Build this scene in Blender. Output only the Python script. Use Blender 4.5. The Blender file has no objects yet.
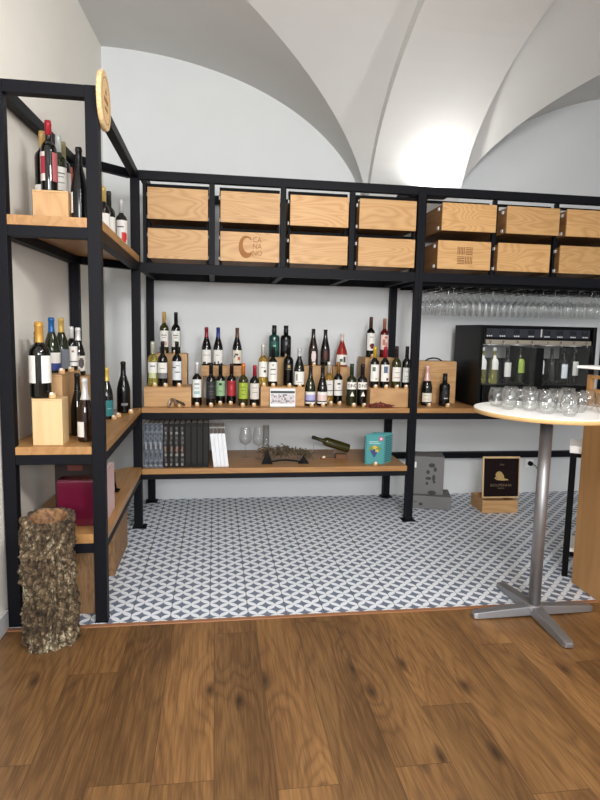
import bpy, math, random
from mathutils import Matrix, Vector
random.seed(7)
PI = math.pi
scene = bpy.context.scene
COL = scene.collection

# ------------------------------------------------------------------ camera
cd = bpy.data.cameras.new('camera'); cam = bpy.data.objects.new('camera', cd); COL.objects.link(cam)
cd.lens = 585.35 / 800 * 36; cd.sensor_width = 36; cd.sensor_fit = 'AUTO'; cd.clip_start = 0.05
R_ = Vector((0.98971, -0.14153, 0.02085)); U_ = Vector((-0.0039, 0.11901, 0.99289)); F_ = Vector((0.143, 0.98275, -0.11723))
M = Matrix.Identity(4)
for i in range(3):
    M[i][0] = R_[i]; M[i][1] = U_[i]; M[i][2] = -F_[i]
M.translation = Vector((0, 0, 1.5))
cam.matrix_world = M
scene.camera = cam

# ------------------------------------------------------------------ world, windows' daylight, added overhead fill, exposure
w = bpy.data.worlds.new('World'); scene.world = w; w.use_nodes = True
w.node_tree.nodes['Background'].inputs[0].default_value = (0.93, 0.97, 1.0, 1)
w.node_tree.nodes['Background'].inputs[1].default_value = 0.8
def area(name, loc, target, sx, sy, power, color=(1, 1, 1)):
    l = bpy.data.lights.new(name, 'AREA'); l.shape = 'RECTANGLE'; l.size = sx; l.size_y = sy; l.energy = power; l.color = color
    o = bpy.data.objects.new(name, l); COL.objects.link(o); o.location = loc
    o.rotation_euler = (Vector(target) - Vector(loc)).to_track_quat('-Z', 'Y').to_euler()
    return o
area('window_daylight', (2.4, -3.3, 2.4), (0.6, 5, 1.3), 1.6, 1.2, 40, (0.97, 0.98, 1.0))
area('window_daylight', (-0.2, -3.3, 2.4), (0.4, 5, 1.3), 1.6, 1.2, 150, (0.97, 0.98, 1.0))
area('ceiling_fill', (1.3, 1.3, 3.3), (1.3, 1.3, 0), .7, .7, 50, (1.0, 0.98, 0.95))  # added overhead fill for tabletop, floor and shelf tops, no fixture
area('ceiling_fill', (0.9, 0.5, 2.75), (-0.9, 4.0, 2.5), .5, .4, 44, (1.0, 0.98, 0.95))  # added fill turned left to brighten the left wall, no fixture
scene.view_settings.view_transform = 'Standard'; scene.view_settings.look = 'None'
scene.view_settings.gamma = 1; scene.view_settings.use_curve_mapping = False
scene.view_settings.exposure = 0.45
scene.cycles.transparent_max_bounces = 48
scene.cycles.max_bounces = 10

# ------------------------------------------------------------------ material helpers
def lin(c):
    return tuple(((x / 255) / 12.92 if x / 255 <= 0.04045 else ((x / 255 + 0.055) / 1.055) ** 2.4) for x in c) + (1,)
_mats = {}
def plain(name, rgb, rough=0.5, metal=0.0, trans=0.0, coat=0.0, bump=0.0, bscale=200, ior=1.45, spec=0.5):
    if name in _mats: return _mats[name]
    m = bpy.data.materials.new(name); m.use_nodes = True; nt = m.node_tree; b = nt.nodes['Principled BSDF']
    b.inputs['Base Color'].default_value = lin(rgb); b.inputs['Roughness'].default_value = rough
    b.inputs['Metallic'].default_value = metal; b.inputs['Transmission Weight'].default_value = trans
    b.inputs['Coat Weight'].default_value = coat; b.inputs['Specular IOR Level'].default_value = spec; b.inputs['IOR'].default_value = ior
    # a slight procedural variation of the roughness and, if asked, a fine bump
    tc = nt.nodes.new('ShaderNodeTexCoord'); n = nt.nodes.new('ShaderNodeTexNoise'); n.inputs['Scale'].default_value = bscale
    nt.links.new(tc.outputs['Object'], n.inputs['Vector'])
    mr = nt.nodes.new('ShaderNodeMapRange'); mr.inputs[3].default_value = max(0, rough - 0.03); mr.inputs[4].default_value = rough + 0.03
    nt.links.new(n.outputs['Fac'], mr.inputs[0]); nt.links.new(mr.outputs[0], b.inputs['Roughness'])
    if bump:
        bp = nt.nodes.new('ShaderNodeBump'); bp.inputs['Strength'].default_value = bump; bp.inputs['Distance'].default_value = 0.002
        nt.links.new(n.outputs['Fac'], bp.inputs['Height']); nt.links.new(bp.outputs[0], b.inputs['Normal'])
    _mats[name] = m
    return m
def paper(rgb): return plain('paper_%d_%d_%d' % rgb, rgb, 0.55)

def thin_glass(name, tint=(1, 1, 1), edge=0.9, low=0.05):
    m = bpy.data.materials.new(name); m.use_nodes = True; nt = m.node_tree; nt.nodes.clear()
    out = nt.nodes.new('ShaderNodeOutputMaterial'); mix = nt.nodes.new('ShaderNodeMixShader')
    t = nt.nodes.new('ShaderNodeBsdfTransparent'); t.inputs[0].default_value = tint + (1,)
    g = nt.nodes.new('ShaderNodeBsdfGlossy'); g.inputs['Roughness'].default_value = 0.03; g.inputs[0].default_value = (edge, edge, edge, 1)
    lw = nt.nodes.new('ShaderNodeLayerWeight'); lw.inputs[0].default_value = 0.28 if low > .02 else .2
    mr = nt.nodes.new('ShaderNodeMapRange'); mr.inputs[3].default_value = low; mr.inputs[4].default_value = 0.6 if low > .02 else .25
    nt.links.new(lw.outputs['Facing'], mr.inputs[0])
    nt.links.new(mr.outputs[0], mix.inputs[0]); nt.links.new(t.outputs[0], mix.inputs[1]); nt.links.new(g.outputs[0], mix.inputs[2])
    nt.links.new(mix.outputs[0], out.inputs[0])
    return m

def wood(name, c1, c2, axis='X', ring=26, along=0.35, across=4.0, rough=0.45, contrast=0.5, c3=None, bump=0.05):
    """grained wood: warped growth rings plus fine fibres, different on every object"""
    m = bpy.data.materials.new(name); m.use_nodes = True; nt = m.node_tree; b = nt.nodes['Principled BSDF']
    N = nt.nodes.new; L = nt.links.new
    tc = N('ShaderNodeTexCoord'); oi = N('ShaderNodeObjectInfo')
    mul = N('ShaderNodeMath'); mul.operation = 'MULTIPLY'; mul.inputs[1].default_value = 37.3; L(oi.outputs['Random'], mul.inputs[0])
    add = N('ShaderNodeVectorMath'); add.operation = 'ADD'; L(tc.outputs['Object'], add.inputs[0]); L(mul.outputs[0], add.inputs[1])
    mp = N('ShaderNodeMapping'); sc = [across] * 3; sc['XYZ'.index(axis)] = across * along; mp.inputs['Scale'].default_value = sc
    L(add.outputs[0], mp.inputs[0])
    n1 = N('ShaderNodeTexNoise'); n1.inputs['Scale'].default_value = 1.0; n1.inputs['Detail'].default_value = 2.0; n1.inputs['Distortion'].default_value = 0.4
    L(mp.outputs[0], n1.inputs['Vector'])
    mu = N('ShaderNodeMath'); mu.operation = 'MULTIPLY'; mu.inputs[1].default_value = ring; L(n1.outputs['Fac'], mu.inputs[0])
    pp = N('ShaderNodeMath'); pp.operation = 'PINGPONG'; pp.inputs[1].default_value = 1.0; L(mu.outputs[0], pp.inputs[0])
    pw = N('ShaderNodeMath'); pw.operation = 'POWER'; pw.inputs[1].default_value = 1.6; L(pp.outputs[0], pw.inputs[0])
    mp2 = N('ShaderNodeMapping'); sc2 = [260.0] * 3; sc2['XYZ'.index(axis)] = 6.0; mp2.inputs['Scale'].default_value = sc2
    L(add.outputs[0], mp2.inputs[0])
    n2 = N('ShaderNodeTexNoise'); n2.inputs['Scale'].default_value = 1.0; n2.inputs['Detail'].default_value = 1.0; L(mp2.outputs[0], n2.inputs['Vector'])
    mm = N('ShaderNodeMath'); mm.operation = 'MULTIPLY_ADD'; mm.inputs[1].default_value = contrast; L(pw.outputs[0], mm.inputs[0])
    f2 = N('ShaderNodeMath'); f2.operation = 'MULTIPLY'; f2.inputs[1].default_value = 0.45; L(n2.outputs['Fac'], f2.inputs[0])
    L(f2.outputs[0], mm.inputs[2])
    mx = N('ShaderNodeMix'); mx.data_type = 'RGBA'; mx.inputs[6].default_value = lin(c1); mx.inputs[7].default_value = lin(c2)
    L(mm.outputs[0], mx.inputs[0])
    hs = N('ShaderNodeHueSaturation'); L(mx.outputs[2], hs.inputs['Color'])
    mr = N('ShaderNodeMapRange'); mr.inputs[3].default_value = 0.92; mr.inputs[4].default_value = 1.07; L(oi.outputs['Random'], mr.inputs[0]); L(mr.outputs[0], hs.inputs['Value'])
    L(hs.outputs[0], b.inputs['Base Color']); b.inputs['Roughness'].default_value = rough
    bp = N('ShaderNodeBump'); bp.inputs['Strength'].default_value = bump; bp.inputs['Distance'].default_value = 0.002
    L(n2.outputs['Fac'], bp.inputs['Height']); L(bp.outputs[0], b.inputs['Normal'])
    return m

def plaster(name, rgb, scale=3.0):
    m = bpy.data.materials.new(name); m.use_nodes = True; nt = m.node_tree; b = nt.nodes['Principled BSDF']
    N = nt.nodes.new; L = nt.links.new
    tc = N('ShaderNodeTexCoord'); n = N('ShaderNodeTexNoise'); n.inputs['Scale'].default_value = scale; n.inputs['Detail'].default_value = 4
    L(tc.outputs['Object'], n.inputs['Vector'])
    mx = N('ShaderNodeMix'); mx.data_type = 'RGBA'; mx.inputs[6].default_value = lin(rgb); mx.inputs[7].default_value = lin(tuple(int(c * 0.97) for c in rgb))
    L(n.outputs['Fac'], mx.inputs[0]); L(mx.outputs[2], b.inputs['Base Color']); b.inputs['Roughness'].default_value = 0.9
    n2 = N('ShaderNodeTexNoise'); n2.inputs['Scale'].default_value = 60; L(tc.outputs['Object'], n2.inputs['Vector'])
    bp = N('ShaderNodeBump'); bp.inputs['Strength'].default_value = 0.06; bp.inputs['Distance'].default_value = 0.004
    L(n2.outputs['Fac'], bp.inputs['Height']); L(bp.outputs[0], b.inputs['Normal'])
    return m

def plank_floor(name):
    """oak planks along Y, 0.21 m wide, staggered ends, rings and knots different on every plank"""
    m = bpy.data.materials.new(name); m.use_nodes = True; nt = m.node_tree; b = nt.nodes['Principled BSDF']
    N = nt.nodes.new; L = nt.links.new
    def math_(op, a, bb=None, c=None):
        n = N('ShaderNodeMath'); n.operation = op
        for i, v in enumerate((a, bb, c)):
            if v is None: continue
            if hasattr(v, 'links'): L(v, n.inputs[i])
            else: n.inputs[i].default_value = v
        return n.outputs[0]
    tc = N('ShaderNodeTexCoord'); sp = N('ShaderNodeSeparateXYZ'); L(tc.outputs['Object'], sp.inputs[0])
    X, Y = sp.outputs[0], sp.outputs[1]
    W, LEN = 0.2075, 1.28
    px = math_('DIVIDE', math_('ADD', X, 10 * W), W); ix = math_('FLOOR', px); fx = math_('FRACT', px)
    wn = N('ShaderNodeTexWhiteNoise'); wn.noise_dimensions = '1D'; L(ix, wn.inputs['W'])
    py = math_('ADD', math_('DIVIDE', Y, LEN), math_('MULTIPLY', wn.outputs['Value'], 7.0)); iy = math_('FLOOR', py); fy = math_('FRACT', py)
    wn2 = N('ShaderNodeTexWhiteNoise'); wn2.noise_dimensions = '2D'; cv = N('ShaderNodeCombineXYZ'); L(ix, cv.inputs[0]); L(iy, cv.inputs[1]); L(cv.outputs[0], wn2.inputs['Vector'])
    rnd = wn2.outputs['Value']
    off = N('ShaderNodeVectorMath'); off.operation = 'SCALE'; L(wn2.outputs['Color'], off.inputs[0]); off.inputs['Scale'].default_value = 50
    ad = N('ShaderNodeVectorMath'); ad.operation = 'ADD'; L(tc.outputs['Object'], ad.inputs[0]); L(off.outputs[0], ad.inputs[1])
    mp = N('ShaderNodeMapping'); mp.inputs['Scale'].default_value = (5.6, 0.75, 1); L(ad.outputs[0], mp.inputs[0])
    n1 = N('ShaderNodeTexNoise'); n1.inputs['Scale'].default_value = 1.25; n1.inputs['Detail'].default_value = 1.6; n1.inputs['Roughness'].default_value = 0.4; n1.inputs['Distortion'].default_value = 0.25
    L(mp.outputs[0], n1.inputs['Vector'])
    mp2 = N('ShaderNodeMapping'); mp2.inputs['Scale'].default_value = (190, 7, 1); L(ad.outputs[0], mp2.inputs[0])
    n2 = N('ShaderNodeTexNoise'); n2.inputs['Scale'].default_value = 1; n2.inputs['Detail'].default_value = 2; L(mp2.outputs[0], n2.inputs['Vector'])
    # knots
    mp3 = N('ShaderNodeMapping'); mp3.inputs['Scale'].default_value = (5.0, 1.9, 1); L(ad.outputs[0], mp3.inputs[0])
    vo = N('ShaderNodeTexVoronoi'); vo.voronoi_dimensions = '2D'; vo.inputs['Scale'].default_value = 0.62; L(mp3.outputs[0], vo.inputs['Vector'])
    kn = N('ShaderNodeMapRange'); kn.inputs[1].default_value = 0.01; kn.inputs[2].default_value = 0.09; kn.inputs[3].default_value = 1.0; kn.inputs[4].default_value = 0.0
    L(vo.outputs['Distance'], kn.inputs[0])
    kw = N('ShaderNodeMapRange'); kw.inputs[1].default_value = 0.0; kw.inputs[2].default_value = 0.34; kw.inputs[3].default_value = 0.2; kw.inputs[4].default_value = 0.0; L(vo.outputs['Distance'], kw.inputs[0])
    n4 = N('ShaderNodeTexNoise'); n4.inputs['Scale'].default_value = 0.9; n4.inputs['Detail'].default_value = 3; L(mp.outputs[0], n4.inputs['Vector'])
    ring = math_('POWER', math_('PINGPONG', math_('MULTIPLY', math_('ADD', n1.outputs['Fac'], kw.outputs[0]), 21.0), 1.0), 2.2)
    fac = math_('ADD', math_('MULTIPLY', ring, 0.17), math_('MULTIPLY', n2.outputs['Fac'], 0.68))
    fac = math_('ADD', fac, math_('MULTIPLY', math_('SUBTRACT', n4.outputs['Fac'], 0.5), 0.9))
    cr = N('ShaderNodeValToRGB'); e = cr.color_ramp.elements
    e[0].position = 0.08; e[0].color = lin((142, 105, 64)); e[1].position = 0.92; e[1].color = lin((62, 43, 26))
    x = e.new(0.45); x.color = lin((106, 75, 44))
    L(fac, cr.inputs[0])
    mk = N('ShaderNodeMix'); mk.data_type = 'RGBA'; L(math_('MULTIPLY', kn.outputs[0], 0.9), mk.inputs[0]); L(cr.outputs[0], mk.inputs[6]); mk.inputs[7].default_value = lin((50, 34, 22))
    hs = N('ShaderNodeHueSaturation'); L(mk.outputs[2], hs.inputs['Color']); L(math_('ADD', math_('MULTIPLY', rnd, 0.5), 0.70), hs.inputs['Value'])
    # seams
    sx = math_('LESS_THAN', math_('MINIMUM', fx, math_('SUBTRACT', 1.0, fx)), 0.006)
    sy = math_('LESS_THAN', math_('MINIMUM', fy, math_('SUBTRACT', 1.0, fy)), 0.0011)
    ms = N('ShaderNodeMix'); ms.data_type = 'RGBA'; L(math_('MULTIPLY', math_('MAXIMUM', sx, sy), 0.65), ms.inputs[0]); L(hs.outputs[0], ms.inputs[6]); ms.inputs[7].default_value = lin((52, 34, 20))
    L(ms.outputs[2], b.inputs['Base Color'])
    L(math_('ADD', math_('MULTIPLY', n2.outputs['Fac'], 0.14), 0.34), b.inputs['Roughness'])
    bp = N('ShaderNodeBump'); bp.inputs['Strength'].default_value = 0.12; bp.inputs['Distance'].default_value = 0.002
    L(n2.outputs['Fac'], bp.inputs['Height']); L(bp.outputs[0], b.inputs['Normal'])
    return m

def tile_floor(name):
    """cement tiles: white petals meeting on a diagonal grid, blue grey stars between, thin dark joints"""
    m = bpy.data.materials.new(name); m.use_nodes = True; nt = m.node_tree; b = nt.nodes['Principled BSDF']
    N = nt.nodes.new; L = nt.links.new
    def math_(op, a, bb=None):
        n = N('ShaderNodeMath'); n.operation = op
        for i, v in enumerate((a, bb)):
            if v is None: continue
            if hasattr(v, 'links'): L(v, n.inputs[i])
            else: n.inputs[i].default_value = v
        return n.outputs[0]
    tc = N('ShaderNodeTexCoord'); mp = N('ShaderNodeMapping'); mp.vector_type = 'POINT'
    P = 0.1015
    x0, y0 = -0.0255, 2.95
    sp = N('ShaderNodeSeparateXYZ'); L(tc.outputs['Object'], sp.inputs[0])
    X = math_('SUBTRACT', sp.outputs[0], x0); Y = math_('SUBTRACT', sp.outputs[1], y0)
    u = math_('DIVIDE', math_('ADD', X, Y), P); v = math_('DIVIDE', math_('SUBTRACT', X, Y), P)
    a = math_('ABSOLUTE', math_('SUBTRACT', math_('FRACT', math_('ADD', u, 40.5)), 0.5))
    c = math_('ABSOLUTE', math_('SUBTRACT', math_('FRACT', math_('ADD', v, 40.5)), 0.5))
    hi = math_('MAXIMUM', a, c); lo = math_('MINIMUM', a, c)
    d = math_('ADD', math_('POWER', math_('SUBTRACT', 1.0, hi), 2.0), math_('POWER', lo, 2.0))
    mr = N('ShaderNodeMapRange'); mr.inputs[1].default_value = 0.498; mr.inputs[2].default_value = 0.528; mr.inputs[3].default_value = 1; mr.inputs[4].default_value = 0; L(d, mr.inputs[0])
    n = N('ShaderNodeTexNoise'); n.inputs['Scale'].default_value = 14; n.inputs['Detail'].default_value = 3; L(tc.outputs['Object'], n.inputs['Vector'])
    blue = N('ShaderNodeMix'); blue.data_type = 'RGBA'; L(n.outputs['Fac'], blue.inputs[0]); blue.inputs[6].default_value = lin((90, 102, 124)); blue.inputs[7].default_value = lin((122, 132, 150))
    mx = N('ShaderNodeMix'); mx.data_type = 'RGBA'; L(mr.outputs[0], mx.inputs[0]); L(blue.outputs[2], mx.inputs[6]); mx.inputs[7].default_value = lin((226, 231, 238))
    tx = math_('ABSOLUTE', math_('SUBTRACT', math_('FRACT', math_('ADD', math_('DIVIDE', X, 2 * P), 20.5)), 0.5))
    ty = math_('ABSOLUTE', math_('SUBTRACT', math_('FRACT', math_('ADD', math_('DIVIDE', Y, 2 * P), 20.5)), 0.5))
    j = math_('MAXIMUM', math_('LESS_THAN', tx, 0.009), math_('MULTIPLY', math_('LESS_THAN', ty, 0.006), 0.5))
    mj = N('ShaderNodeMix'); mj.data_type = 'RGBA'; L(math_('MULTIPLY', j, 0.8), mj.inputs[0]); L(mx.outputs[2], mj.inputs[6]); mj.inputs[7].default_value = lin((70, 74, 80))
    L(mj.outputs[2], b.inputs['Base Color']); b.inputs['Roughness'].default_value = 0.5
    return m

def cork_bark(name):
    m = bpy.data.materials.new(name); m.use_nodes = True; nt = m.node_tree; b = nt.nodes['Principled BSDF']
    N = nt.nodes.new; L = nt.links.new
    tc = N('ShaderNodeTexCoord'); n = N('ShaderNodeTexNoise'); n.inputs['Scale'].default_value = 38; n.inputs['Detail'].default_value = 8; n.inputs['Roughness'].default_value = 0.7
    L(tc.outputs['Object'], n.inputs['Vector'])
    n2 = N('ShaderNodeTexNoise'); n2.inputs['Scale'].default_value = 7; n2.inputs['Detail'].default_value = 4; L(tc.outputs['Object'], n2.inputs['Vector'])
    cr = N('ShaderNodeValToRGB'); e = cr.color_ramp.elements
    e[0].position = 0.36; e[0].color = lin((30, 23, 17)); e[1].position = 0.63; e[1].color = lin((214, 202, 172))
    x = e.new(0.43); x.color = lin((74, 58, 42)); x = e.new(0.54); x.color = lin((122, 102, 74))
    mm = N('ShaderNodeMath'); mm.operation = 'MULTIPLY_ADD'; mm.inputs[1].default_value = 0.35; L(n2.outputs['Fac'], mm.inputs[0])
    m2 = N('ShaderNodeMath'); m2.operation = 'MULTIPLY'; m2.inputs[1].default_value = 0.68; L(n.outputs['Fac'], m2.inputs[0]); L(m2.outputs[0], mm.inputs[2])
    L(mm.outputs[0], cr.inputs[0])
    mpv = N('ShaderNodeMapping'); mpv.inputs['Scale'].default_value = (1, 1, .55); L(tc.outputs['Object'], mpv.inputs[0])
    wv = N('ShaderNodeVectorMath'); wv.operation = 'MULTIPLY_ADD'; wv.inputs[1].default_value = (.05, .05, .05); L(n.outputs['Color'], wv.inputs[0]); L(mpv.outputs[0], wv.inputs[2])
    ve = N('ShaderNodeTexVoronoi'); ve.feature = 'DISTANCE_TO_EDGE'; ve.inputs['Scale'].default_value = 30; L(wv.outputs[0], ve.inputs['Vector'])
    cm = N('ShaderNodeMapRange'); cm.inputs[1].default_value = 0.0; cm.inputs[2].default_value = 0.16; cm.inputs[3].default_value = 0.85; cm.inputs[4].default_value = 0.0; L(ve.outputs['Distance'], cm.inputs[0])
    mc = N('ShaderNodeMix'); mc.data_type = 'RGBA'; L(cm.outputs[0], mc.inputs[0]); L(cr.outputs[0], mc.inputs[6]); mc.inputs[7].default_value = lin((34, 25, 18))
    L(mc.outputs[2], b.inputs['Base Color']); b.inputs['Roughness'].default_value = 0.95
    bp = N('ShaderNodeBump'); bp.inputs['Strength'].default_value = 1.0; bp.inputs['Distance'].default_value = 0.02; L(n.outputs['Fac'], bp.inputs['Height']); L(bp.outputs[0], b.inputs['Normal'])
    return m

def speckle(name, c1, c2, scale=60, rough=0.8):
    m = bpy.data.materials.new(name); m.use_nodes = True; nt = m.node_tree; b = nt.nodes['Principled BSDF']
    N = nt.nodes.new; L = nt.links.new
    tc = N('ShaderNodeTexCoord'); n = N('ShaderNodeTexNoise'); n.inputs['Scale'].default_value = scale; n.inputs['Detail'].default_value = 4; n.inputs['Roughness'].default_value = 0.7
    L(tc.outputs['Object'], n.inputs['Vector'])
    cr = N('ShaderNodeValToRGB'); e = cr.color_ramp.elements; e[0].position = 0.4; e[0].color = lin(c1); e[1].position = 0.6; e[1].color = lin(c2)
    L(n.outputs['Fac'], cr.inputs[0]); L(cr.outputs[0], b.inputs['Base Color']); b.inputs['Roughness'].default_value = rough
    return m

MT = dict(
    wall=plaster('wall_plaster', (221, 224, 225)), wall_l=plaster('wall_left_plaster', (242, 238, 229)), vault=plaster('vault_plaster', (211, 211, 209)),
    steel=plain('black_painted_steel', (20, 21, 26), 0.5, bump=0.05, spec=0.12), steel2=plain('black_matt_steel', (12, 12, 14), 0.55, spec=0.1),
    oak_x=wood('oak_board_x', (180, 134, 82), (144, 100, 56), 'X', 16, 0.12, 7, 0.4, 0.45), oak_y=wood('oak_board_y', (178, 134, 82), (142, 100, 58), 'Y', 16, 0.12, 7, 0.4, 0.45),
    pine_x=wood('pine_front_x', (204, 162, 108), (170, 122, 68), 'X', 46, 0.2, 4.6, 0.5, 0.5), box_x=wood('pine_box_x', (202, 160, 110), (168, 124, 78), 'X', 18, 0.15, 6, 0.55, 0.5),
    box_z=wood('pine_box_z', (200, 160, 112), (168, 126, 82), 'Z', 16, 0.15, 6, 0.55, 0.45), pale_z=wood('pale_box_z', (218, 188, 142), (196, 160, 112), 'Z', 10, 0.12, 5, 0.55, 0.4),
    brown_z=wood('brown_board_z', (164, 126, 86), (122, 90, 58), 'Z', 18, .3, 12, .7, .6),
    side=wood('drawer_side_shaded', (150, 108, 66), (112, 76, 44), 'Y', 12, 0.15, 6, 0.6, 0.5), card=plain('kraft_board', (178, 146, 104), 0.8),  # drawer sides: same pine, its shade put into the darker brown
    panel=wood('beech_panel', (180, 136, 84), (152, 108, 60), 'Z', 12, 0.1, 5, 0.45, 0.4), engraved=plain('engraved_wood', (150, 98, 48), 0.7), engraved2=plain('burnt_engraving', (120, 76, 36), 0.7),
    chrome=plain('brushed_steel', (150, 150, 153), 0.4, 0.75), clip=plain('light_plastic', (205, 205, 205), 0.4), white=plain('white_laminate', (246, 245, 242), 0.3), edge=plain('birch_edge', (214, 176, 120), 0.5),
    black=plain('black_plastic', (10, 10, 11), 0.4, spec=0.15), gloss=plain('black_glossy', (12, 12, 14), 0.12), cork=speckle('cork', (190, 146, 96), (222, 182, 130), 300), tag=paper((240, 240, 236)),
    dark=plain('wine_dark_glass', (10, 11, 9), 0.06, coat=0.3), green=plain('wine_green_glass', (30, 36, 14), 0.06, coat=0.3), olive=plain('wine_olive_glass', (62, 60, 24), 0.06, trans=0.35, coat=0.3),
    amber=plain('wine_brown_glass', (36, 20, 12), 0.06, coat=0.3), teal=plain('wine_teal_glass', (22, 62, 58), 0.08, coat=0.3), blackg=plain('black_lacquered_glass', (9, 9, 11), 0.16),
    whitew=plain('white_wine_glass', (214, 204, 104), 0.04, trans=0.85), straw=plain('straw_wine_glass', (222, 190, 96), 0.04, trans=0.8), rose=plain('rose_wine_glass', (176, 50, 36), 0.05, trans=0.5), red=plain('red_wine_glass', (96, 18, 22), 0.05, trans=0.2),
    clear=thin_glass('clear_glass', (.985, .99, .99), .7), inner=speckle('cork_inside', (84, 58, 38), (142, 104, 68), 50), bark=cork_bark('cork_bark_outside'),
)

# ------------------------------------------------------------------ mesh helpers
class MB:
    def __init__(s): s.v = []; s.f = []; s.m = []; s.s = []
    def add(s, vs, fs, m=0, smooth=False):
        o = len(s.v); s.v += [tuple(p) for p in vs]
        for f in fs: s.f.append(tuple(i + o for i in f)); s.m.append(m); s.s.append(smooth)
        return s
    def box(s, x0, x1, y0, y1, z0, z1, m=0):
        vs = [(x, y, z) for z in (z0, z1) for y in (y0, y1) for x in (x0, x1)]
        return s.add(vs, [(0, 2, 3, 1), (4, 5, 7, 6), (0, 1, 5, 4), (2, 6, 7, 3), (0, 4, 6, 2), (1, 3, 7, 5)], m)
    def beam(s, p, q, wd, ht, m=0):
        p, q = Vector(p), Vector(q); d = (q - p).normalized()
        up = Vector((0, 0, 1)) if abs(d.z) < 0.95 else Vector((0, 1, 0))
        r = d.cross(up).normalized() * wd / 2; u = r.cross(d).normalized() * ht / 2
        vs = [c + a * r + b * u for c in (p, q) for a, b in ((-1, -1), (1, -1), (1, 1), (-1, 1))]
        return s.add(vs, [(0, 1, 2, 3), (7, 6, 5, 4), (0, 4, 5, 1), (1, 5, 6, 2), (2, 6, 7, 3), (3, 7, 4, 0)], m)
    def prism(s, poly, z0, z1, m=0):
        n = len(poly); vs = [(x, y, z0) for x, y in poly] + [(x, y, z1) for x, y in poly]
        return s.add(vs, [tuple(range(n - 1, -1, -1)), tuple(range(n, 2 * n))] + [(i, (i + 1) % n, n + (i + 1) % n, n + i) for i in range(n)], m)
    def prism_y(s, poly, y0, y1, m=0):      # polygon in XZ seen from -Y, extruded in Y
        n = len(poly); vs = [(x, y0, z) for x, z in poly] + [(x, y1, z) for x, z in poly]
        return s.add(vs, [tuple(range(n)), tuple(range(2 * n - 1, n - 1, -1))] + [((i + 1) % n, i, n + i, n + (i + 1) % n) for i in range(n)], m)
    def lathe(s, prof, n=24, c=(0, 0, 0), m=0, caps=True, smooth=True):
        vs = []; fs = []
        for r, z in prof:
            for k in range(n):
                a = 2 * PI * k / n; vs.append((c[0] + r * math.cos(a), c[1] + r * math.sin(a), c[2] + z))
        for i in range(len(prof) - 1):
            for k in range(n):
                k2 = (k + 1) % n; fs.append((i * n + k, i * n + k2, (i + 1) * n + k2, (i + 1) * n + k))
        s.add(vs, fs, m, smooth)
        if caps:
            o = len(s.v) - len(vs)
            s.f.append(tuple(o + k for k in range(n - 1, -1, -1))); s.m.append(m); s.s.append(False)
            s.f.append(tuple(o + (len(prof) - 1) * n + k for k in range(n))); s.m.append(m); s.s.append(False)
        return s
    def tube(s, pts, r, n=8, m=0, caps=True):
        pts = [Vector(p) for p in pts]; rr = r if isinstance(r, (list, tuple)) else [r] * len(pts)
        t0 = (pts[1] - pts[0]).normalized(); a = Vector((0, 0, 1)) if abs(t0.z) < 0.9 else Vector((1, 0, 0)); u = t0.cross(a).normalized()
        vs = []
        for i, p in enumerate(pts):
            t = (pts[min(i + 1, len(pts) - 1)] - pts[max(i - 1, 0)]).normalized()
            u = (u - t * u.dot(t)).normalized(); v = t.cross(u)
            for k in range(n):
                an = 2 * PI * k / n; vs.append(p + (u * math.cos(an) + v * math.sin(an)) * rr[i])
        fs = [(i * n + k, i * n + (k + 1) % n, (i + 1) * n + (k + 1) % n, (i + 1) * n + k) for i in range(len(pts) - 1) for k in range(n)]
        s.add(vs, fs, m, True)
        if caps:
            o = len(s.v) - len(vs)
            s.f.append(tuple(o + k for k in range(n - 1, -1, -1))); s.m.append(m); s.s.append(False)
            s.f.append(tuple(o + (len(pts) - 1) * n + k for k in range(n))); s.m.append(m); s.s.append(False)
        return s
    def build(s, name, mats, parent=None, loc=None, rot=None, bevel=0.0, seg=2):
        me = bpy.data.meshes.new(name)
        off = Vector((0, 0, 0))
        me.from_pydata([tuple(Vector(v) - off) for v in s.v], [], s.f)
        for m in (mats if isinstance(mats, (list, tuple)) else [mats]): me.materials.append(m)
        me.polygons.foreach_set('material_index', s.m); me.polygons.foreach_set('use_smooth', s.s)
        me.update()
        o = bpy.data.objects.new(name, me); COL.objects.link(o)
        if parent: o.parent = parent
        if loc: o.location = loc
        if rot: o.rotation_euler = rot
        if bevel:
            b = o.modifiers.new('bevel', 'BEVEL'); b.width = bevel; b.segments = seg; b.limit_method = 'ANGLE'
        return o
def tag(o, label=None, cat=None, group=None, kind=None):
    if label: o['label'] = label
    if cat: o['category'] = cat
    if group: o['group'] = group
    if kind: o['kind'] = kind
    return o
def thing(name, label, cat, loc=(0, 0, 0), rotz=0, group=None):
    o = bpy.data.objects.new(name, None); COL.objects.link(o); o.location = loc; o.rotation_euler = (0, 0, rotz); o.empty_display_size = 0.05
    return tag(o, label, cat, group)
def at(o, off):     # shift a mesh's vertices so that it sits in its parent's frame
    for v in o.data.vertices: v.co -= Vector(off)
    return o
def structure(o): return tag(o, kind='structure')
def copy_tree(o, parent=None):
    c = o.copy(); COL.objects.link(c)
    if parent: c.parent = parent
    for ch in list(o.children): copy_tree(ch, c)
    return c
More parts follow.
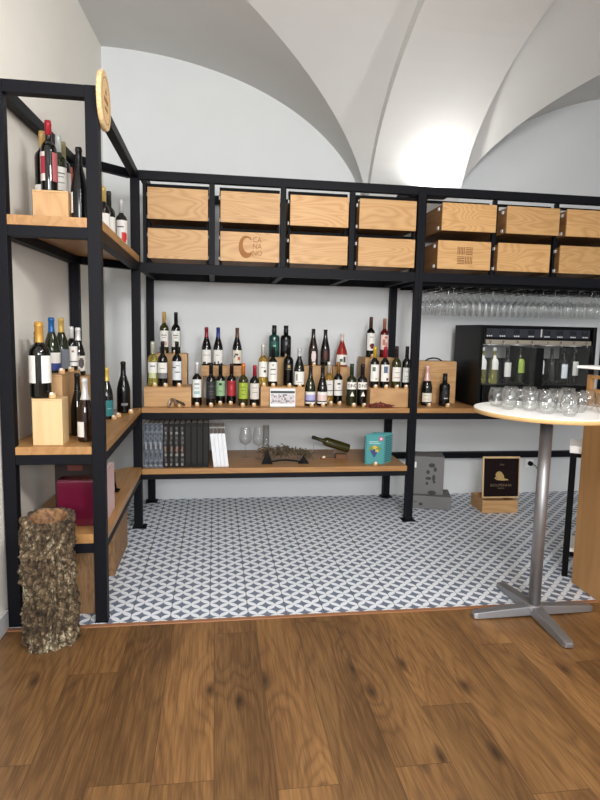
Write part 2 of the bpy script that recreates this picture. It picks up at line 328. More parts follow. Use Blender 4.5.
def text_part(s, size, mat, parent, loc, rot=(PI / 2, 0, 0), name='lettering', depth=0.0005, align='CENTER', sx=1.0):
    cu = bpy.data.curves.new(name, 'FONT'); cu.body = s; cu.size = size; cu.extrude = depth; cu.align_x = align; cu.align_y = 'CENTER'; cu.resolution_u = 3
    tmp = bpy.data.objects.new('tmp', cu); COL.objects.link(tmp)
    dg = bpy.context.evaluated_depsgraph_get(); dg.update()
    me = bpy.data.meshes.new_from_object(tmp.evaluated_get(dg), depsgraph=dg)
    bpy.data.objects.remove(tmp); bpy.data.curves.remove(cu)
    me.materials.clear(); me.materials.append(mat); me.name = name
    for p in me.polygons: p.material_index = 0
    o = bpy.data.objects.new(name, me); COL.objects.link(o); o.parent = parent; o.location = loc; o.rotation_euler = rot; o.scale = (sx, 1, 1)
    return o

# ------------------------------------------------------------------ the room
WL = lambda y: -1.03 + (y - 2.85) * (0.117 / 2.292)     # left wall's face, slightly out of square
YW = 5.142; YF = -3.6; XR = 6.4
structure(MB().box(-1.6, XR + .15, YW, YW + .15, 0, 4.0).build('wall_back', MT['wall']))
mb = MB(); mb.prism([(WL(YF), YF), (WL(YW + .1), YW + .1), (WL(YW + .1) - .3, YW + .1), (WL(YF) - .3, YF)], 0, 4.0); structure(mb.build('wall_left', MT['wall_l']))
structure(MB().box(XR, XR + .15, YF, YW, 0, 4.0).build('wall_right', MT['wall']))
structure(MB().box(-1.6, XR, YF, 2.897, -.12, 0).build('floor', plank_floor('oak_planks')))
structure(MB().box(-1.6, XR, 2.897, YW, -.12, 0.0).build('floor_tiles', tile_floor('cement_tiles')))
structure(MB().box(-1.02, XR, 2.893, 2.922, 0.0, 0.006).build('trim_1', plain('threshold_strip', (150, 104, 72), 0.4), bevel=0.002))
mb = MB(); mb.prism([(WL(YF), YF), (WL(2.93), 2.93), (WL(2.93) + .016, 2.93), (WL(YF) + .016, YF)], 0, .1); structure(mb.build('baseboard_left', plain('grey_baseboard', (196, 196, 196), 0.4), bevel=0.003))

# groin vaults: Z = 2.4 + 1.32*sqrt(1 - min(u,v)^2), built patch by patch so the groins stay crisp
ZS, RV, AX, BY = 2.4, 1.32, 2.21, 2.19
def vz(t): return ZS + RV * math.sqrt(max(0.0, 1 - t * t))
def vault(x0, y0, ulo=-1.0):
    mb = MB(); n = 28; k = 24
    ts = [math.sin(PI / 2 * i / n) for i in range(n + 1)]
    def patch(fn):
        vs = []; fs = []
        for t in ts:
            for j in range(k + 1): vs.append(fn(t, j / k))
        for i in range(n):
            for j in range(k):
                a = i * (k + 1) + j; fs.append((a, a + 1, a + k + 2, a + k + 1))
        mb.add(vs, fs, 0, True)
    def au(t, q):      # u across a web, spaced by angle
        lo = math.asin(max(-t, ulo)); hi = math.asin(t); return math.sin(lo + (hi - lo) * q)
    for sg in (1, -1):     # webs next to the walls across Y
        patch(lambda t, q: (x0 + AX * au(t, q), y0 + sg * BY * t, vz(au(t, q))))
    def av(t, q): return math.sin(math.asin(t) * (2 * q - 1))
    patch(lambda t, q: (x0 + AX * t, y0 + BY * av(t, q), vz(av(t, q))))
    patch(lambda t, q: (x0 - AX * min(t, -ulo), y0 + BY * (av(t, q) if t <= -ulo else av(-ulo, q)), vz(av(min(t, -ulo), q))))
    # short barrel between the web and the wall
    u0 = math.asin(max(-1, ulo)); vs = []; fs = []
    for j in range(41):
        a = u0 + (PI / 2 - u0) * j / 40; X = x0 + AX * math.sin(a)
        vs += [(X, y0 + BY - .002, vz(math.sin(a))), (X, y0 + BY + .12, vz(math.sin(a)))]
    for j in range(40): fs.append((2 * j, 2 * j + 1, 2 * j + 3, 2 * j + 2))
    mb.add(vs, fs, 0, True)
    return mb
for nm, x0, y0, ulo in (('ceiling', -.915, 2.85, -.2), ('ceiling', 4.19, 2.85, -1), ('ceiling', -.915, -1.65, -.2), ('ceiling', 4.19, -1.65, -1)):
    structure(vault(x0, y0, ulo).build(nm, MT['vault']))
def arch(yc):
    mb = MB(); n = 48; drop = .1; vs = []; fs = []; X0, X1 = 1.255, 2.04
    for i in range(n + 1):
        a = PI * i / n; ca, sa = math.cos(a), math.sin(a)
        yi, zi = yc + (BY - drop) * ca, ZS + (RV - drop) * sa; yo, zo = yc + (BY + .03) * ca, ZS + (RV + .03) * sa
        vs += [(X0, yi, zi), (X1, yi, zi), (X1, yo, zo), (X0, yo, zo)]
    for i in range(n):
        b = 4 * i
        for j in range(4): fs.append((b + j, b + 4 + j, b + 4 + (j + 1) % 4, b + (j + 1) % 4))
    for f in fs: mb.f.append(f); mb.m.append(0); mb.s.append(False)
    mb.v = vs
    mb.f += [(3, 2, 1, 0), (4 * n, 4 * n + 1, 4 * n + 2, 4 * n + 3)]; mb.m += [0, 0]; mb.s += [False, False]
    mb.box(X0, X1, yc + BY - drop, YW if yc > 0 else yc + BY + .1, 2.2, 2.4) if yc > 0 else None
    o = mb.build('trim_2' if yc > 0 else 'trim_3', MT['vault']); structure(o)
    for p in o.data.polygons: p.use_smooth = False
arch(2.85); arch(-1.65)

# ------------------------------------------------------------------ shelving units
STEEL = MT['steel']
YA, YB = 2.945, 4.39
# --- left unit
L0 = (-.78, 3.6, 0)
lu = thing('shelving_unit', 'black steel and oak shelving unit running along the left wall', 'shelves', L0)
def part(mb, name, mat, parent, off, bevel=0.0): return at(mb.build(name, mat, parent, bevel=bevel), off)
ZT = 2.6
posts = {'fr': (-.601, -.541, YA, YA + .06), 'fl': (-1.018, -.958, YA, YA + .06), 'rr': (-.601, -.541, 4.387, 4.447), 'rl': (-.957, -.897, 4.10, 4.16)}
for k, (a, b, c, d) in posts.items():
    mb = MB().box(a, b, c, d, 0.006, ZT); p = part(mb, 'post', STEEL, lu, L0, 0.002)
    fp = MB().box(a - .012, b + .012 if k != 'rr' else b + .03, c - .012, d + .012, 0, .008) if k == 'rr' else MB().box(a - .002, b + .002, c - .002, d + .002, 0, .006)
    at(fp.build('foot_plate', MT['steel2'], p), L0)
def left_frame(z0, z1):
    zc, h = (z0 + z1) / 2, z1 - z0
    mb = MB(); mb.box(-.958, -.601, YA + .002, YA + .055, z0, z1); mb.box(-.596, -.546, YA + .06, 4.387, z0, z1)
    mb.beam((-.985, YA + .06, zc), (-.932, 4.1, zc), .05, h); mb.beam((-.897, 4.14, zc), (-.601, 4.41, zc), .05, h)
    return mb
for z0, z1 in ((.37, .42), (.824, .874), (1.91, 1.961), (2.545, 2.6)):
    part(left_frame(z0, z1), 'steel_frame', STEEL, lu, L0, 0.002)
for z0, z1 in ((.4205, .468), (.8745, .913), (1.9615, 2.007)):
    poly = [(-.957, YA), (-.602, YA), (-.602, 3.007), (-.541, 3.007), (-.541, 4.385), (-.602, 4.385), (-.602, 4.43), (-.895, 4.17), (-.895, 4.09), (-.96, 4.09), (-1.0, 3.1), (-1.0, 3.007), (-.957, 3.007)]
    part(MB().prism(poly, z0, z1), 'shelf_board', MT['oak_y'], lu, L0, 0.002)

# --- centre and right units with the drawer row
def drawer(parent, off, x0, x1, z0, z1, yf, grain, emblem=None):
    mb = MB(); t = .012; yb = 5.0
    mb.box(x0 + .004, x0 + .004 + t, yf + .016, yb, z0 + .004, z1 - .01); mb.box(x1 - .004 - t, x1 - .004, yf + .016, yb, z0 + .004, z1 - .01)
    mb.box(x0 + .017, x1 - .017, yf + .017, yb, z0 + .004, z0 + .016); mb.box(x0 + .017, x1 - .017, yb - .012, yb, z0 + .017, z1 - .01)
    d = part(mb, 'drawer', MT['side'], parent, off)
    at(MB().box(x0, x1, yf, yf + .016, z0, z1).build('front_panel', grain, d, bevel=0.0015), off)
    for xs, sg in ((x0 - .013, 1), (x1, -1)):
        c = MB()
        for zz in (z0 + .012, z1 - .05): c.box(xs + .002, xs + .011, yf + .05, yf + .075, zz, zz + .022)
        at(c.build('runner_clip', MT['clip'], d), off)
    if emblem: emblem(d, off, (x0 + x1) / 2, (z0 + z1) / 2, yf)
    return d
def emblem_letters(d, off, xc, zc, yf):
    mb = MB(); n = 48; cx = xc - .028; vs = []; fs = []
    for i in range(n + 1):
        a = math.radians(48 + 272 * i / n)
        ox, oz = cx + .055 * math.cos(a), zc + .080 * math.sin(a)
        ix, iz = cx + .012 + .037 * math.cos(a), zc + .010 + .052 * math.sin(a - .12)
        vs += [(min(ox, cx + .044), yf - .0006, oz), (min(ix, cx + .043), yf - .0006, iz)]
    for i in range(n): fs.append((2 * i, 2 * i + 1, 2 * i + 3, 2 * i + 2))
    mb.add(vs, fs); at(mb.build('emblem', MT['engraved'], d), off)
    for s, dz in (('CA', .052), ('NA', 0.004), ('NO', -.044)):
        text_part(s, .055, MT['engraved'], d, (xc + .052 - off[0], yf - .0008 - off[1], zc + dz - off[2]), sx=.85)
def emblem_weave(d, off, xc, zc, yf):
    mb = MB(); s = .058
    for bx, bz, vert in ((-1, 1, 1), (0, 1, 0), (-1, 0, 0), (0, 0, 1)):
        ox, oz = xc + .008 + bx * (s + .006), zc + .004 + (bz - 1) * (s + .012)
        for k in range(5):
            if vert: mb.box(ox + k * .0125, ox + k * .0125 + .006, yf - .0008, yf, oz, oz + s)
            else: mb.box(ox, ox + s, yf - .0008, yf, oz + k * .0125, oz + k * .0125 + .006)
    at(mb.build('emblem', MT['engraved2'], d), off)
C0 = (.5, 4.75, 0)
cu_ = thing('shelving_unit', 'black steel and oak shelving unit in the middle with eight crate drawers on top', 'shelves', C0)
def foot(mb, off, par, x0, x1, y0, y1): at(MB().box(x0, x1, y0, y1, 0, .008).build('foot_plate', MT['steel2'], par), off)
p = part(MB().box(1.512, 1.5415, YB, YB + .05, .008, ZT), 'post', STEEL, cu_, C0, 0.0015); foot(None, C0, p, 1.49, 1.541, YB - .02, YB + .07)
for x0 in (-.575, 1.5277):
    p = part(MB().box(x0, x0 + .06, 5.07, 5.128, .008, ZT), 'post', STEEL, cu_, C0, 0.002); foot(None, C0, p, x0 - .02, x0 + .08, 5.04, 5.135)
def rails(mb, x0, x1, z0, z1, cross=(), y0=YB, y1=5.12):
    mb.box(x0, x1, y0 + .002, y0 + .05, z0, z1); mb.box(x0 if x0 < 1 else 1.589, x1, y1 - .05, y1, z0, z1)
    for c in cross: mb.box(c - .02, c + .02, y0 + .05, y1 - .05, z0 + .003, z1 - .003)
    return mb
XL = -.539
part(rails(MB(), XL, 1.511, .372, .411, (-.51, .5, 1.48)), 'steel_frame', STEEL, cu_, C0, .0015)
part(rails(MB(), XL, 1.511, .826, .876, (-.51, .5, 1.48)), 'steel_frame', STEEL, cu_, C0, .0015)
part(rails(MB(), XL, 1.511, 1.895, 1.964, (-.515, -.03, .4875, 1.0, 1.48)), 'steel_frame', STEEL, cu_, C0, .0015)
part(rails(MB(), XL, 1.511, 2.538, 2.6, (-.515, 1.48)), 'steel_frame', STEEL, cu_, C0, .0015)
part(MB().box(XL, 1.511, YB, 5.065, .4115, .452), 'shelf_board', MT['oak_x'], cu_, C0, .002)
mb = MB(); mb.prism([(XL, YB), (1.511, YB), (1.511, YB + .052), (1.5415, YB + .052), (1.5415, 5.065), (XL, 5.065)], .8765, .913)
part(mb, 'shelf_board', MT['oak_x'], cu_, C0, .002)
for x in (-.503, -.03, .4875, 1.005):
    wd = .012 if x < -.4 else .02
    for y in (YB + .004, 5.03): part(MB().box(x - wd, x + wd, y, y + .03, 1.965, 2.537), 'divider_bar', STEEL, cu_, C0, .001)
for a, b in ((-.488, -.052), (.024, .464), (.53, .975), (1.04, 1.505)):
    cage = MB()
    for q in (a, b - .018): cage.box(q, q + .018, YB + .055, YB + .075, 1.966, 2.52)
    cage.box(a, b, YB + .05, YB + .09, 2.499, 2.522); cage.box(a, b, YB + .08, YB + .11, 2.222, 2.24)
    part(cage, 'drawer_cage', MT['steel2'], cu_, C0)
GX = MT['pine_x']
for i, (a, b) in enumerate(((-.482, -.058), (.031, .461), (.538, .975), (1.058, 1.498))):
    for z0, z1, up in ((2.270, 2.488, 1), (1.996, 2.206, 0)):
        yf = (4.375, 4.37, 4.362, 4.345)[i] - (.02 if up and i == 3 else 0); k = yf / 4.39
        zz0, zz1 = 1.5 + (z0 - 1.5) * k, 1.5 + (z1 - 1.5) * k
        drawer(cu_, C0, a * k, b * k, zz0, zz1, yf, GX, emblem_letters if (i == 1 and not up) else None)
# right unit
D0 = (2.4, 4.75, 0)
ru = thing('shelving_unit', 'black steel and oak shelving unit on the right holding the wine dispenser', 'shelves', D0)
p = part(MB().box(1.543, 1.572, YB, YB + .05, .008, ZT), 'post', STEEL, ru, D0, 0.0015); foot(None, D0, p, 1.542, 1.594, YB - .02, YB + .07)
p = part(MB().box(3.62, 3.68, YB, YB + .06, .008, ZT), 'post', STEEL, ru, D0, 0.002); foot(None, D0, p, 3.60, 3.70, YB - .02, YB + .08)
p = part(MB().box(3.62, 3.68, 5.07, 5.128, .008, ZT), 'post', STEEL, ru, D0, 0.002); foot(None, D0, p, 3.60, 3.70, 5.04, 5.135)
XA, XB = 1.5725, 3.6195
part(rails(MB(), XA, XB, .826, .876, (2.4, 3.5)), 'steel_frame', STEEL, ru, D0, .0015)
part(rails(MB(), XA, XB, 1.895, 1.964, (1.62, 2.143, 2.66, 3.18, 3.59)), 'steel_frame', STEEL, ru, D0, .0015)
part(rails(MB(), XA, XB, 2.538, 2.6, (1.62, 3.59)), 'steel_frame', STEEL, ru, D0, .0015)
part(MB().box(1.59, XB, 5.075, 5.125, .355, .411), 'steel_frame', STEEL, ru, D0, .0015)
mb = MB(); mb.prism([(1.5425, 5.065), (1.5425, YB + .052), (XA, YB + .052), (XA, YB), (XB, YB), (XB, 5.065)][::-1], .8765, .913)
part(mb, 'shelf_board', MT['oak_x'], ru, D0, .002)
for x in (2.143, 2.66, 3.18):
    for y in (YB + .03, 5.03): part(MB().box(x - .015, x + .015, y, y + .03, 1.965, 2.537), 'divider_bar', STEEL, ru, D0, .001)
for a, b in ((1.585, 2.12), (2.17, 2.64), (2.69, 3.16), (3.2, 3.6)):
    part(MB().box(a, b, YB + .09, YB + .12, 2.505, 2.522).box(a, a + .014, YB + .06, YB + .08, 1.966, 2.51), 'drawer_cage', MT['steel2'], ru, D0)
for i, (lo, up) in enumerate((((1.682, 2.110), (1.704, 2.140)), ((2.170, 2.606), (2.228, 2.666)), ((2.690, 3.13), (2.729, 3.165)), ((3.2, 3.63), (3.22, 3.65)))):
    for (a, b), z0, z1, yf in ((lo, 1.998, 2.212, 4.34), (up, 2.286, 2.492, 4.28)):
        k = yf / 4.39
        drawer(ru, D0, a * k, b * k, 1.5 + (z0 - 1.5) * k, 1.5 + (z1 - 1.5) * k, yf, GX, emblem_weave if (i == 0 and z0 < 2.1) else None)

# uplight standing on the crossbars behind the top rail
ul = thing('uplight', 'small black uplight on the shelf top washing the vault arch', 'lamp', (1.80, 4.74, 2.6005))
MB().box(-.34, .06, -.05, .05, 0, .012).build('base_plate', MT['steel2'], ul)
MB().lathe([(.03, .013), (.012, .018), (.012, .034), (.03, .04), (.042, .052), (.044, .072), (.04, .072), (.036, .064), (.001, .062)], 20).build('lamp_housing', MT['black'], ul)
em = bpy.data.materials.new('lamp_lens'); em.use_nodes = True; em.node_tree.nodes['Principled BSDF'].inputs['Emission Color'].default_value = (1, .97, .9, 1); em.node_tree.nodes['Principled BSDF'].inputs['Emission Strength'].default_value = 6
MB().lathe([(.001, .065), (.035, .066)], 20, caps=False).build('lens', em, ul)
sl = bpy.data.lights.new('uplight_beam', 'SPOT'); sl.energy = 12; sl.spot_size = math.radians(172); sl.spot_blend = .5; sl.shadow_soft_size = .03; sl.color = (1, .98, .95)
so = bpy.data.objects.new('uplight_beam', sl); COL.objects.link(so); so.parent = ul; so.location = (0, 0, .08); so.rotation_euler = (PI - math.radians(8), 0, 0)

# cork disc sign on the front post
cdisc = thing('cork_sign', 'round cork disc sign fixed high on the front post of the left unit', 'sign', (-.5405, 3.025, 2.56))
MB().lathe([(.129, 0), (.132, .003), (.132, .019), (.129, .022)], 48).build('disc', speckle('cork_disc', (206, 168, 116), (232, 204, 158), 90), cdisc, rot=(0, PI / 2, 0))
mb = MB()
for k in range(26):
    a = k * 2 * PI / 26; mb.box(-.006, .006, -.001, .001, 0, .001)
cr_ = MB().lathe([(.1, 0), (.1, .0008), (.104, .0008), (.104, 0)], 40, caps=False)
cr_.build('engraved_ring', MT['engraved'], cdisc, loc=(.0221, 0, 0), rot=(0, PI / 2, 0))
g = MB().prism([(-.05, -.01), (.05, -.01), (.05, .012), (-.05, .012)], 0, .0008); g.prism([(-.035, -.045), (.035, -.045), (.035, -.03), (-.035, -.03)], 0, .0008); g.prism([(-.02, .03), (.02, .03), (0, .06)], 0, .0008)
g.build('engraved_mark', MT['engraved'], cdisc, loc=(.0221, 0, 0), rot=(PI / 2, 0, PI / 2))

# ------------------------------------------------------------------ wooden crates and risers
def crate(label, x0, x1, y0, y1, z0, z1, mat, group=None, name='wooden_crate', slide=True, nails=False, cat='crate'):
    cx, cy = (x0 + x1) / 2, (y0 + y1) / 2; hx, hy, h = (x1 - x0) / 2, (y1 - y0) / 2, z1 - z0
    t = thing(name, label, cat, (cx, cy, z0), 0, group)
    mb = MB(); mb.box(-hx, hx, -hy, hy, 0, h - .009); mb.build('body', mat, t, bevel=.0015)
    MB().box(-hx, hx, -hy, hy, h - .0085, h).build('lid', mat, t, bevel=.001)
    if slide: MB().box(-hx + .006, hx - .006, -hy - .001, -hy + .004, h * .5 - .001, h * .5 + .0005).build('board_joint', MT['engraved'], t)
    return t
SG = 'wooden wine crates used as risers'
ZM = .913
crate('low pine crate at the left end of the middle shelf under three bottles', -.528, -.182, 4.46, 4.70, ZM, 1.061, MT['box_x'], SG)
crate('tall upright pine crate behind the low one at the shelf left end', -.477, -.227, 4.78, 5.02, ZM, 1.297, MT['box_z'], SG)
crate('wide low pine crate in mid shelf behind the small picture leaflet',   .347, .691, 4.5, 4.74, ZM, 1.063, MT['box_x'], SG, slide=False)
crate('tall kraft coloured crate under the teal bottle and its black twin', .44, .625, 4.78, 5.0, ZM, 1.28, MT['card'], SG, slide=False)
crate('upright pine crate under the two slender bottles with oval emblems', .734, .975, 4.8, 5.02, ZM, 1.212, MT['box_z'], SG, slide=False)
crate('upright pine crate under the conical rosé bottle', .99, 1.14, 4.84, 5.04, ZM, 1.205, MT['box_z'], SG, slide=False)
crate('tall pine crate at the shelf right end under the red ball label bottle', 1.25, 1.5, 4.78, 5.03, ZM, 1.29, MT['box_z'], SG, slide=False)
crate('low pine crate with bold grain at the right end, dried twigs before it', 1.217, 1.575, 4.46, 4.7, ZM, 1.061, MT['box_x'], SG, slide=False)
rz = thing('wooden_riser', 'raised pine shelf carrying three bottles behind the row of coloured labels', 'riser', (.057, 4.88, ZM))
MB().box(-.174, .174, -.085, .1, .28, .292).build('top_board', MT['box_x'], rz, bevel=.001)
MB().box(-.174, .174, -.085, -.073, .205, .2795).build('front_board', MT['box_x'], rz, bevel=.001)
for xx in (-.174, .156): MB().box(xx, xx + .018, -.072, .1, 0, .2795).build('leg', MT['box_z'], rz)
tI = crate('tall plain pine wine case with a dark cord handle beside the dispenser', 1.688, 2.03, 4.72, 4.9, ZM, 1.268, MT['box_x'], SG)
mb = MB(); mb.tube([(-.075 + .15 * i / 10, 0, .355 + .028 * math.sin(PI * i / 10) ** .6 - .004) for i in range(11)], .006, 8); mb.build('cord_handle', MT['black'], tI)
mb = MB()
for k in range(3): mb.box(-.07, .05, -.0908, -.09, .26 - k * .05, .266 - k * .05)
mb.build('branded_lines', plain('faint_burn', (176, 128, 78), .7), tI)
# left unit
crate('small oak coloured crate on the top left shelf under the red capped bottle', -.862, -.701, 3.02, 3.41, 2.007, 2.138, MT['box_z'], SG, slide=False)
crate('pale upright wooden box on the left unit under the magnum bottle', -.885, -.745, 2.985, 3.11, ZM, 1.143, MT['pale_z'], SG, slide=False)
crate('brown upright crate behind the pale box under the blue capped bottle', -.945, -.79, 3.18, 3.6, ZM, 1.246, MT['box_z'], SG, slide=False)
crate('rear crate on the left unit under the white capped label bottle', -.93, -.76, 3.63, 3.85, ZM, 1.2, MT['box_z'], SG, slide=False)
crate('pale tall crate on the tiles under the left unit behind the cork log', -.76, -.626, 3.05, 3.46, 0, .33, MT['brown_z'], SG, slide=False)
crate('second tall crate on the tiles under the left unit towards the corner', -.76, -.60, 3.52, 4.05, 0, .34, MT['brown_z'], SG, slide=False)

# ------------------------------------------------------------------ bottles
def profile(kind, h, R):
    if kind == 'bordeaux': pts = [(.80, 0), (.97, .008), (1, .03), (1, .57), (.97, .615), (.86, .655), (.62, .69), (.44, .715), (.39, .74), (.37, .93), (.40, .935), (.40, .965), (.37, .97), (.36, 1)]
    elif kind == 'burgundy': pts = [(.80, 0), (.97, .008), (1, .03), (1, .40), (.97, .46), (.86, .54), (.70, .62), (.53, .69), (.40, .75), (.355, .82), (.345, .94), (.385, .945), (.385, .975), (.35, .98), (.34, 1)]
    elif kind == 'sparkling': pts = [(.80, 0), (.97, .008), (1, .03), (1, .42), (.96, .49), (.82, .57), (.62, .65), (.46, .72), (.37, .79), (.34, .90), (.40, .91), (.41, .96), (.38, .995), (.3, 1)]
    elif kind == 'port': pts = [(.80, 0), (.97, .01), (1, .04), (1, .60), (.98, .64), (.86, .68), (.58, .70), (.44, .72), (.42, .80), (.44, .84), (.40, .90), (.38, .93), (.42, .935), (.42, .98), (.38, 1)]
    elif kind == 'flask': pts = [(.80, 0), (.98, .01), (1, .04), (1, .22), (.98, .34), (.86, .46), (.66, .58), (.46, .68), (.34, .76), (.30, .84), (.29, .95), (.33, .955), (.33, .985), (.29, 1)]
    elif kind == 'flute': pts = [(.80, 0), (.97, .008), (1, .03), (1, .36), (.95, .44), (.84, .53), (.68, .63), (.52, .73), (.40, .82), (.36, .88), (.35, .96), (.39, .965), (.39, .99), (.36, 1)]
    return [(r * R, z * h) for r, z in pts]
def rad_at(prof, z):
    for (r0, z0), (r1, z1) in zip(prof, prof[1:]):
        if z0 <= z <= z1: return r0 + (r1 - r0) * (z - z0) / max(1e-9, z1 - z0)
    return prof[-1][0]
def wrap(prof, z0, z1, half, cols, rot, nu=18, nv=14, out=.0007):
    """label wrapped round the glass; cols(u, v) gives the colour index of each cell"""
    mb = MB()
    vs = []
    for j in range(nv + 1):
        z = z0 + (z1 - z0) * j / nv; r = rad_at(prof, z) + out
        for i in range(nu + 1):
            a = rot - PI / 2 + half * (2 * i / nu - 1); vs.append((r * math.cos(a), r * math.sin(a), z))
    mb.v = vs
    for j in range(nv):
        for i in range(nu):
            a = j * (nu + 1) + i; mb.f.append((a, a + 1, a + nu + 2, a + nu + 1)); mb.m.append(cols((i + .5) / nu, (j + .5) / nv)); mb.s.append(True)
    return mb
GLYPH = {'O': ('0110', '1001', '1001', '1001', '0110'), 'N': ('10001', '11001', '10101', '10011', '10001'), 'D': ('1110', '1001', '1001', '1001', '1110'), 'I': ('111', '010', '010', '010', '111')}
def bottle(label, X, Y, Z, h, kind='bordeaux', glass='dark', cap=None, lab=None, R=.037, rot=0.0, group='wine bottles on the middle shelf', deco=(), back=None, capz=.735, half=1.15, name='wine_bottle', tilt=None):
    t = thing(name, label, 'bottle', (X, Y, Z), 0, group)
    prof = profile(kind, h, R)
    MB().lathe(prof, 28).build('bottle_glass', MT[glass], t)
    if cap is not None:
        zc = capz * h; pr_ = [(rad_at(prof, zc) + .0009, zc)] + [(r + .0009, z) for r, z in prof if z > zc + .002] + [(prof[-1][0] * .6, h + .0015)]
        MB().lathe(pr_, 24).build('capsule', plain('capsule_%d_%d_%d' % cap, cap, .35, .25), t)
    if lab is not None:
        z0, z1, base = lab
        pal = [base]; rules = []
        for (u0, u1, v0, v1, c) in deco:
            if c not in pal: pal.append(c)
            rules.append((u0, u1, v0, v1, pal.index(c)))
        def cols(u, v):
            k = 0
            for u0, u1, v0, v1, c in rules:
                if u0 <= u <= u1 and v0 <= v <= v1: k = c
            return k
        wrap(prof, z0 * h, z1 * h, half, cols, rot, nu=24, nv=20).build('label', [paper(c) for c in pal], t)
    if back is not None:
        z0, z1, base, da = back
        wrap(prof, z0 * h, z1 * h, .75, lambda u, v: 0, rot + da).build('back_label', [paper(base)], t)
    return t
W = (228, 226, 220); CR = (222, 214, 198); INK = (70, 66, 66); BLK = (24, 24, 26); GREY = (150, 150, 150)
TXT = ((.25, .75, .70, .75, INK), (.32, .68, .55, .58, GREY), (.3, .7, .3, .33, GREY))
def ln(*rows): return tuple((.5 - w / 2, .5 + w / 2, v, v + .05, c) for v, w, c in rows)
# on the tall left crate
bottle('gold capped bottle with white label, left of the pair on the tall left crate', -.411, 4.86, 1.297, .33, 'bordeaux', 'olive', (196, 158, 92), (.16, .55, W), deco=TXT + ((.55, .8, .1, .3, (206, 160, 140)),))
bottle('black capped bottle with white label, right of the pair on the tall left crate', -.318, 4.86, 1.297, .33, 'bordeaux', 'dark', (28, 28, 30), (.16, .55, W), deco=TXT + ((.5, .75, .1, .25, (206, 170, 140)),))
# on the low left crate
bottle('yellow green white wine bottle at the far left on the low crate', -.472, 4.56, 1.061, .335, 'bordeaux', 'whitew', (206, 204, 186), (.30, .54, W), deco=((.3, .75, .55, .72, GREY),), back=(.18, .30, (196, 204, 160), 0))
bottle('dark bottle with white over grey label, middle of three on the low crate', -.397, 4.54, 1.061, .338, 'bordeaux', 'dark', (22, 22, 26), (.18, .53, W), deco=((0, 1, 0, .35, (120, 120, 124)), (.25, .7, .6, .66, GREY)))
bottle('dark bottle with big white label and black stripe, on the low left crate', -.292, 4.56, 1.061, .338, 'bordeaux', 'dark', (22, 22, 26), (.14, .56, (220, 224, 226)), deco=((0, .45, .66, .72, BLK), (.35, .8, .38, .46, INK), (.4, .8, .75, .8, GREY)))
# on the raised shelf
bottle('red capped slope shouldered bottle, left of three on the raised shelf', -.074, 4.86, 1.205, .308, 'burgundy', 'dark', (132, 34, 46), (.04, .41, W), R=.040, deco=((.2, .8, .6, .66, GREY), (.15, .45, .02, .14, INK), (.6, .85, .02, .1, INK)))
bottle('blue capped slope shouldered bottle, middle of three on the raised shelf', .020, 4.86, 1.205, .308, 'burgundy', 'dark', (44, 56, 128), (.04, .41, W), R=.040, deco=((.3, .6, .6, .66, GREY), (.1, .3, .02, .14, INK), (.45, .6, .02, .18, INK), (.75, .9, .02, .12, INK)))
bottle('brown capped bottle with cream figure label, right of three on the raised shelf', .175, 4.86, 1.205, .308, 'burgundy', 'dark', (100, 72, 54), (.06, .41, CR), R=.040, deco=((.3, .6, .6, .75, INK), (.55, .75, .25, .5, (180, 90, 60)), (.2, .35, .45, .6, INK)))
# front row with coloured labels
bottle('white capped bottle with pale blue green lettered label, left end of front row', -.141, 4.56, ZM, .334, 'bordeaux', 'dark', (226, 226, 228), (.19, .60, (224, 230, 228)), deco=((.3, .7, .72, .78, GREY), (.25, .75, .2, .34, (150, 190, 186)), (.3, .7, .5, .53, GREY)))
bottle('all dark bottle with black label, second in the front row', -.034, 4.54, ZM, .328, 'bordeaux', 'dark', (26, 24, 24), (.17, .57, (42, 42, 44)), deco=ln((.7, .6, (90, 90, 90)), (.4, .5, (80, 80, 80)), (.25, .4, (80, 80, 80))))
bottle('dark bottle with mint green label and black star', .039, 4.67, ZM, .315, 'bordeaux', 'dark', (28, 28, 26), (.20, .58, (150, 186, 142)), deco=((.38, .62, .72, .86, BLK), (.3, .7, .68, .72, BLK), (.35, .65, .3, .34, (90, 120, 90))))
bottle('dark bottle with red label', .126, 4.67, ZM, .316, 'bordeaux', 'dark', (46, 24, 26), (.20, .58, (172, 44, 52)), deco=((.42, .58, .45, .65, (206, 90, 80)), (.3, .7, .8, .84, (110, 24, 30))))
bottle('orange capped bottle with lime green label', .213, 4.54, ZM, .328, 'bordeaux', 'olive', (206, 116, 56), (.17, .55, (158, 176, 56)), deco=((.25, .75, .72, .76, (110, 126, 40)), (.3, .7, .5, .53, (110, 126, 40)), (.3, .7, .25, .28, (110, 126, 40))))
bottle('red capped bottle with plain grey white label, right end of coloured row', .301, 4.54, ZM, .315, 'bordeaux', 'dark', (164, 40, 56), (.17, .56, (214, 208, 200)), deco=((.3, .7, .7, .74, GREY), (.25, .75, .4, .43, GREY)))
